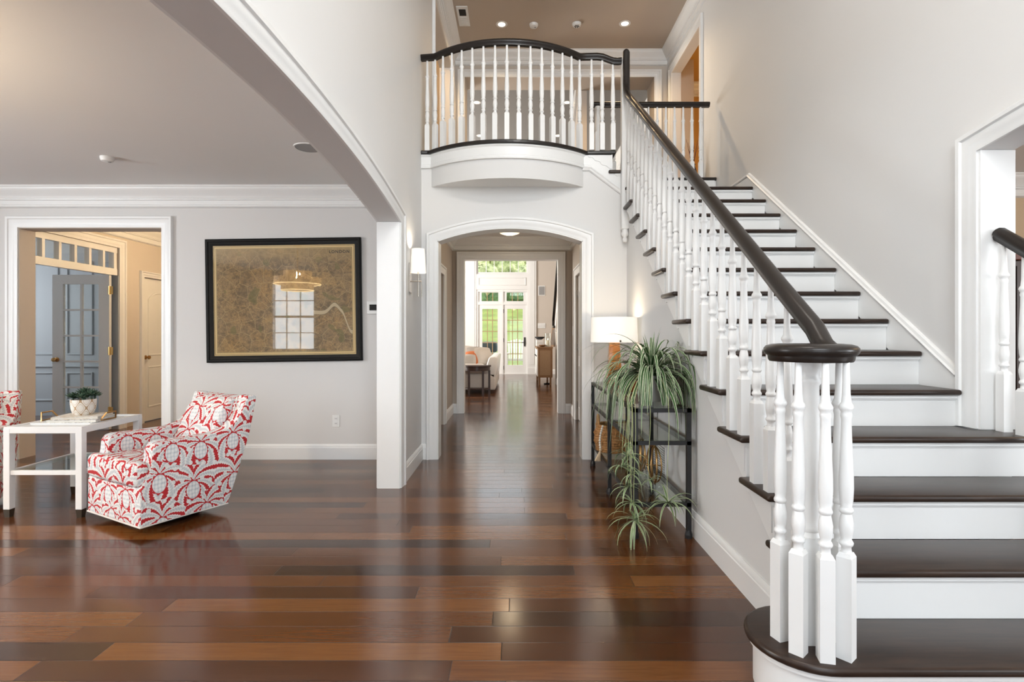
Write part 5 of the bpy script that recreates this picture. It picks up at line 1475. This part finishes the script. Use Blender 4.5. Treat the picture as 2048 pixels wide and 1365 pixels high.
MB().prism([(-0.66, 0.42), (-0.42, 0.30), (-0.37, 0.74), (-0.42, 0.77), (-0.55, 0.76)], 'y', 11.24, 13.9).build('backrest', 'white_lacquer', t, bevel=0.03, smooth=50)
MB().box(-1.55, -0.66, 11.22, 11.42, 0.42, 0.61).build('armrest', 'cushion_white', t, bevel=0.04, smooth=50)
MB().box(-1.6, -0.66, 11.43, 13.9, 0.42, 0.56).build('seat_cushion', 'cushion_white', t, bevel=0.03, smooth=50)
def pillow(label, x, y, z, s, mat, rx=0, rz=0):
    t = MB()
    n = 9
    vs = {}
    for f in (1, -1):
        for i in range(n):
            for j in range(n):
                u, v = i/(n-1)*2-1, j/(n-1)*2-1
                th = 0.20*s*(max(0, (1-u**2)*(1-v**2)))**0.45
                pinch = 1-0.10*(u*u*v*v)-0.05*(abs(u)+abs(v))/2
                vs[(f, i, j)] = (u*s/2*pinch*1.08, f*th/1.0, v*s/2*pinch)
    for f in (1, -1):
        t.add([vs[(f, i, j)] for i in range(n) for j in range(n)], [(i*n+j, i*n+j+1, (i+1)*n+j+1, (i+1)*n+j) for i in range(n-1) for j in range(n-1)])
    t.move(Matrix.Translation((x, y, z+s*0.46)) @ Matrix.Rotation(rz, 4, 'Z') @ Matrix.Rotation(rx, 4, 'X'))
    tag(t.build('throw_pillow', mat, smooth=70), label, 'pillow', 'pillows on the white sofa')
pillow('large white pillow leaning on the sofa back nearest the hall', -0.71, 11.92, 0.53, 0.45, 'cushion_white', -0.25, 0.7)
pillow('beige pillow at the near arm of the white sofa', -1.00, 11.62, 0.54, 0.29, 'cushion_grey', -0.4, 0.1)
pillow('small orange patterned pillow on the white sofa', -0.93, 11.80, 0.56, 0.33, 'cushion_orange', -0.3, 0.15)
pillow('grey pillow behind the orange pillow on the white sofa', -0.92, 12.40, 0.54, 0.44, 'cushion_grey', -0.2, 0.6)
pillow('pale pillow farther along the white sofa, cut by the hall opening', -1.20, 12.6, 0.54, 0.46, 'cushion_white', -0.2, 0.2)

GX0, GX1, GY0, GY1 = 0.53, 0.90, 13.1, 14.5
t = thing('console_cabinet', 'low wooden cabinet with woven cane end panel and pale drawer fronts', 'cabinet', ((GX0+GX1)/2, (GY0+GY1)/2, 0))
MB().box(GX0+0.02, GX1, GY0, GY1, 0.18, 0.89).build('body', 'cabinet_wood', t)
MB().box(GX0-0.01, GX1+0.01, GY0-0.012, GY1+0.012, 0.89, 0.925).build('cabinet_top', 'cabinet_wood', t, bevel=0.003, seg=1)
MB().box(GX0+0.06, GX1-0.05, GY0-0.004, GY0+0.002, 0.24, 0.84).build('cane_panel', 'cane', t)
for i in range(3):
    y0 = GY0+0.03+i*(GY1-GY0-0.06)/3
    d = MB().box(GX0-0.002, GX0+0.02, y0+0.01, y0+(GY1-GY0-0.06)/3-0.01, 0.21, 0.86).build('drawer', 'trim_white', t)
    k = MB().ball((GX0-0.015, y0+0.2, 0.70), 0.015).build('knob', 'black_metal', t); k.parent = d
for x in (GX0+0.03, GX1-0.07):
    for y in (GY0+0.02, GY1-0.06): MB().box(x, x+0.045, y, y+0.045, 0, 0.18).build('leg', 'cabinet_wood', t)
t = thing('candle_lantern', 'patterned hurricane candle holder lit on the cane cabinet', 'lantern', (0.80, 13.35, 0.925))
MB().lathe([(0.0, 0.0), (0.085, 0.0), (0.085, 0.33), (0.08, 0.33), (0.08, 0.01), (0, 0.01)], (0.80, 13.35, 0.925), 20).build('glass_cylinder', 'acrylic', t, smooth=40)
MB().lathe([(0, 0.012), (0.045, 0.012), (0.045, 0.16), (0, 0.165)], (0.80, 13.35, 0.925), 14).build('candle', 'candle_ivory', t, smooth=40)
MB().lathe([(0, 0.17), (0.012, 0.18), (0, 0.215)], (0.80, 13.35, 0.925), 8).build('flame', 'lens_warm', t)
t = thing('picture_frame', 'framed picture leaning on the cane cabinet', 'picture', (0.92, 13.5, 0.925))
m = MB().box(-0.19, 0.19, -0.012, 0.012, 0, 0.48); m2 = MB().box(-0.15, 0.15, -0.016, -0.010, 0.04, 0.44)
T = Matrix.Translation((0.955, 13.45, 0.925)) @ Matrix.Rotation(-1.15, 4, 'Z') @ Matrix.Rotation(-0.13, 4, 'X')
m.move(T).build('frame', 'cabinet_wood', t); m2.move(T).build('picture_print', 'portrait', t)
t = thing('decor_box', 'white lidded boxes stacked on the left of the cane cabinet', 'box', (0.62, 14.2, 0.925))
for i in range(2): MB().box(0.55, 0.72, 14.05, 14.35, 0.925+i*0.085, 1.005+i*0.085).build('box_tier', 'white_plastic', t, bevel=0.004, seg=1)
tag(MB().lathe([(0, 0.0), (0.05, 0.0), (0.13, 0.05), (0.135, 0.075), (0.12, 0.07), (0, 0.02)], (0.64, 14.2, 1.095), 18).build('bowl', 'black_metal', smooth=40), 'black bowl on the white boxes of the cane cabinet', 'bowl')
tag(MB().lathe([(0, 0.0), (0.04, 0.0), (0.085, 0.03), (0.09, 0.05), (0.08, 0.048), (0, 0.02)], (0.66, 13.3, 0.925), 18).build('bowl', 'cabinet_wood', smooth=40), 'small wooden bowl at the near end of the cane cabinet', 'bowl')
tag(MB().tube([(0.86, 13.35, 0.012), (0.78, 13.3, 0.012), (0.72, 13.4, 0.012), (0.76, 13.5, 0.012), (0.86, 13.46, 0.012), (0.84, 13.3, 0.013), (0.70, 13.32, 0.013)], 0.009, 6).build('power_cord', 'black_metal', smooth=60), 'black power cord lying on the floor under the cane cabinet', 'cord')
m = MB().sweep([(-0.03, -0.03), (0.03, -0.03), (0.03, 0.03), (-0.03, 0.03)], [(0.965, 13.36, 1.42), (0.965, 13.75, 1.42), (0.965, 13.75, 1.60), (0.965, 11.0, 4.05)], (1, 0, 0))
tag(m.build('stair_handrail', 'dark_rail'), 'dark rear stair handrail at the right of the great room', 'handrail')

# ------------------------------------------------------------------ garden
struct(MB().box(-14, 14, 16.9, 22, -0.16, -0.06).build('deck', 'deck'), 'grey patio outside the garden doors', 'patio')
m = MB(); n = 24
vs = [(-26+52*i/n, 21.9+27*j/n, -0.10+4.3*(j/n)**1.05+0.12*math.sin(i*1.3+j)) for j in range(n+1) for i in range(n+1)]
m.add(vs, [(j*(n+1)+i, j*(n+1)+i+1, (j+1)*(n+1)+i+1, (j+1)*(n+1)+i) for j in range(n) for i in range(n)])
struct(m.build('lawn', 'lawn', smooth=60), 'sunlit green lawn sloping up behind the house', 'lawn')
def crown_mesh(m, c, r, n, seed):
    rr = random.Random(seed)
    for i in range(n):
        a, b_ = rr.uniform(0, 2*PI), rr.uniform(-1, 1)
        q = (c[0]+r[0]*0.75*math.cos(a)*math.sqrt(1-b_*b_), c[1]+r[1]*0.6*math.sin(a)*math.sqrt(1-b_*b_), c[2]+r[2]*0.75*b_)
        k = len(m.v)
        m.ball(q, rr.uniform(0.35, 0.6)*r[0], nu=9, nv=7)
        for j in range(k, len(m.v)): m.v[j] += Vector((rr.uniform(-1, 1), rr.uniform(-1, 1), rr.uniform(-1, 1)))*0.10*r[0]
for i, x in enumerate((-4.0, -0.7, 2.6)):
    m = MB(); crown_mesh(m, (x, 45.5, 3.9), (1.6, 1.0, 0.7), 16, i)
    tag(m.build('hedge_shrub', 'hedge'), ['dark shrub at the left of the lawn top seen through the garden doors', 'dark shrub behind the middle of the garden doors', 'dark shrub at the right of the lawn top seen through the garden doors'][i], 'shrub', 'shrubs at the top of the lawn')
TL = ['pale tree filling the left of the upper garden window', 'green tree over the middle of the upper garden window', 'yellow green tree at the right of the upper garden window', 'dark tree behind the left transom', 'dark tree behind the right transom']
for i, (x, y, z, r, mt) in enumerate(((-5.0, 51, 6.3, 2.5, 'tree_light'), (-0.7, 52, 6.6, 2.5, 'tree_light'), (3.4, 51, 6.3, 2.5, 'tree_light'), (-2.8, 47.5, 5.4, 1.6, 'tree_dark'), (1.3, 47.5, 5.4, 1.6, 'tree_dark'))):
    t = thing('garden_tree', TL[i], 'tree', (x, y, 4.0), group='trees beyond the lawn')
    m = MB(); crown_mesh(m, (x, y, z), (r, r, r*0.95), 46, 20+i); m.build('crown', mt, t)
    MB().tube([(x, y, 3.9), (x+0.1, y, z-r*0.3), (x+0.3, y, z)], [0.3, 0.22, 0.1]).build('trunk', 'bark', t)
# slatted garden chair and covered grill on the patio
t = thing('garden_chair', 'cream slatted garden chair on the patio behind the glazed door', 'chair', (0.05, 19.6, -0.06))
for i in range(7):
    x = -0.22+i*0.09
    MB().bar((x, 19.45, 0.32), (x*1.15, 19.95, 1.06-0.03*abs(i-3)), 0.07, 0.02, up=(0, 1, 0)).build('back_slat', 'chair_cream', t)
m = MB()
for i in range(5): m.box(-0.26, 0.36, 18.95+i*0.11, 19.04+i*0.11, 0.36-0.02*i, 0.38-0.02*i)
m.build('seat', 'chair_cream', t)
for x in (-0.34, 0.36):
    MB().box(x, x+0.10, 18.9, 19.75, 0.54, 0.565).build('armrest', 'chair_cream', t)
    MB().box(x+0.02, x+0.07, 18.95, 19.02, -0.06, 0.54).build('leg', 'chair_cream', t)
    MB().box(x+0.02, x+0.07, 19.65, 19.72, -0.06, 0.54).build('leg', 'chair_cream', t)
t = thing('grill', 'dark covered grill on the patio behind the fixed garden door', 'grill', (-0.85, 18.6, -0.06))
MB().box(-1.15, -0.62, 18.3, 18.8, 0.62, 0.98).build('hood', 'grill_black', t, bevel=0.08, seg=3, smooth=50)
MB().box(-1.10, -0.66, 18.34, 18.78, -0.02, 0.50).build('cabinet', 'grill_black', t)
MB().box(-1.25, -0.52, 18.32, 18.78, 0.50, 0.60).build('side_shelf', 'white_plastic', t)

# ------------------------------------------------------------------ dining room cabinet
t = thing('china_cabinet', 'dark china cabinet with glass shelves seen past the right handrail', 'cabinet', (4.5, 4.75, 0))
m = MB(); x0, x1, y0, y1 = 3.7, 5.3, 4.55, 4.97
m.box(x0, x0+0.04, y0, y1, 0.06, 1.86); m.box(x1-0.04, x1, y0, y1, 0.06, 1.86); m.box(x0+0.04, x1-0.04, y1-0.02, y1, 0.06, 1.86); m.box(x0+0.04, x1-0.04, y0, y1, 0.06, 0.70); m.box(x0, x1, y0, y1, 0, 0.06)
m.build('body', 'espresso', t)
MB().box(x0-0.03, x1+0.03, y0-0.03, y1, 1.86, 1.91).build('cabinet_top', 'mahogany', t, bevel=0.006, seg=1)
for z in (1.03, 1.31, 1.59): MB().box(x0+0.04, x1-0.04, y0+0.03, y1-0.02, z, z+0.012).build('glass_shelf', 'shelf_glass', t)
for i in range(3):
    a = x0+0.04+i*(x1-x0-0.08)/3; b = a+(x1-x0-0.08)/3
    m = MB().box(a, a+0.03, y0-0.015, y0, 0.72, 1.85).box(b-0.03, b, y0-0.015, y0, 0.72, 1.85).box(a+0.03, b-0.03, y0-0.015, y0, 0.72, 0.76).box(a+0.03, b-0.03, y0-0.015, y0, 1.81, 1.85)
    d = m.build('cabinet_door', 'espresso', t)
    g = MB().box(a+0.03, b-0.03, y0-0.009, y0-0.006, 0.76, 1.81).build('door_glass', 'pane_glass', t); g.parent = d
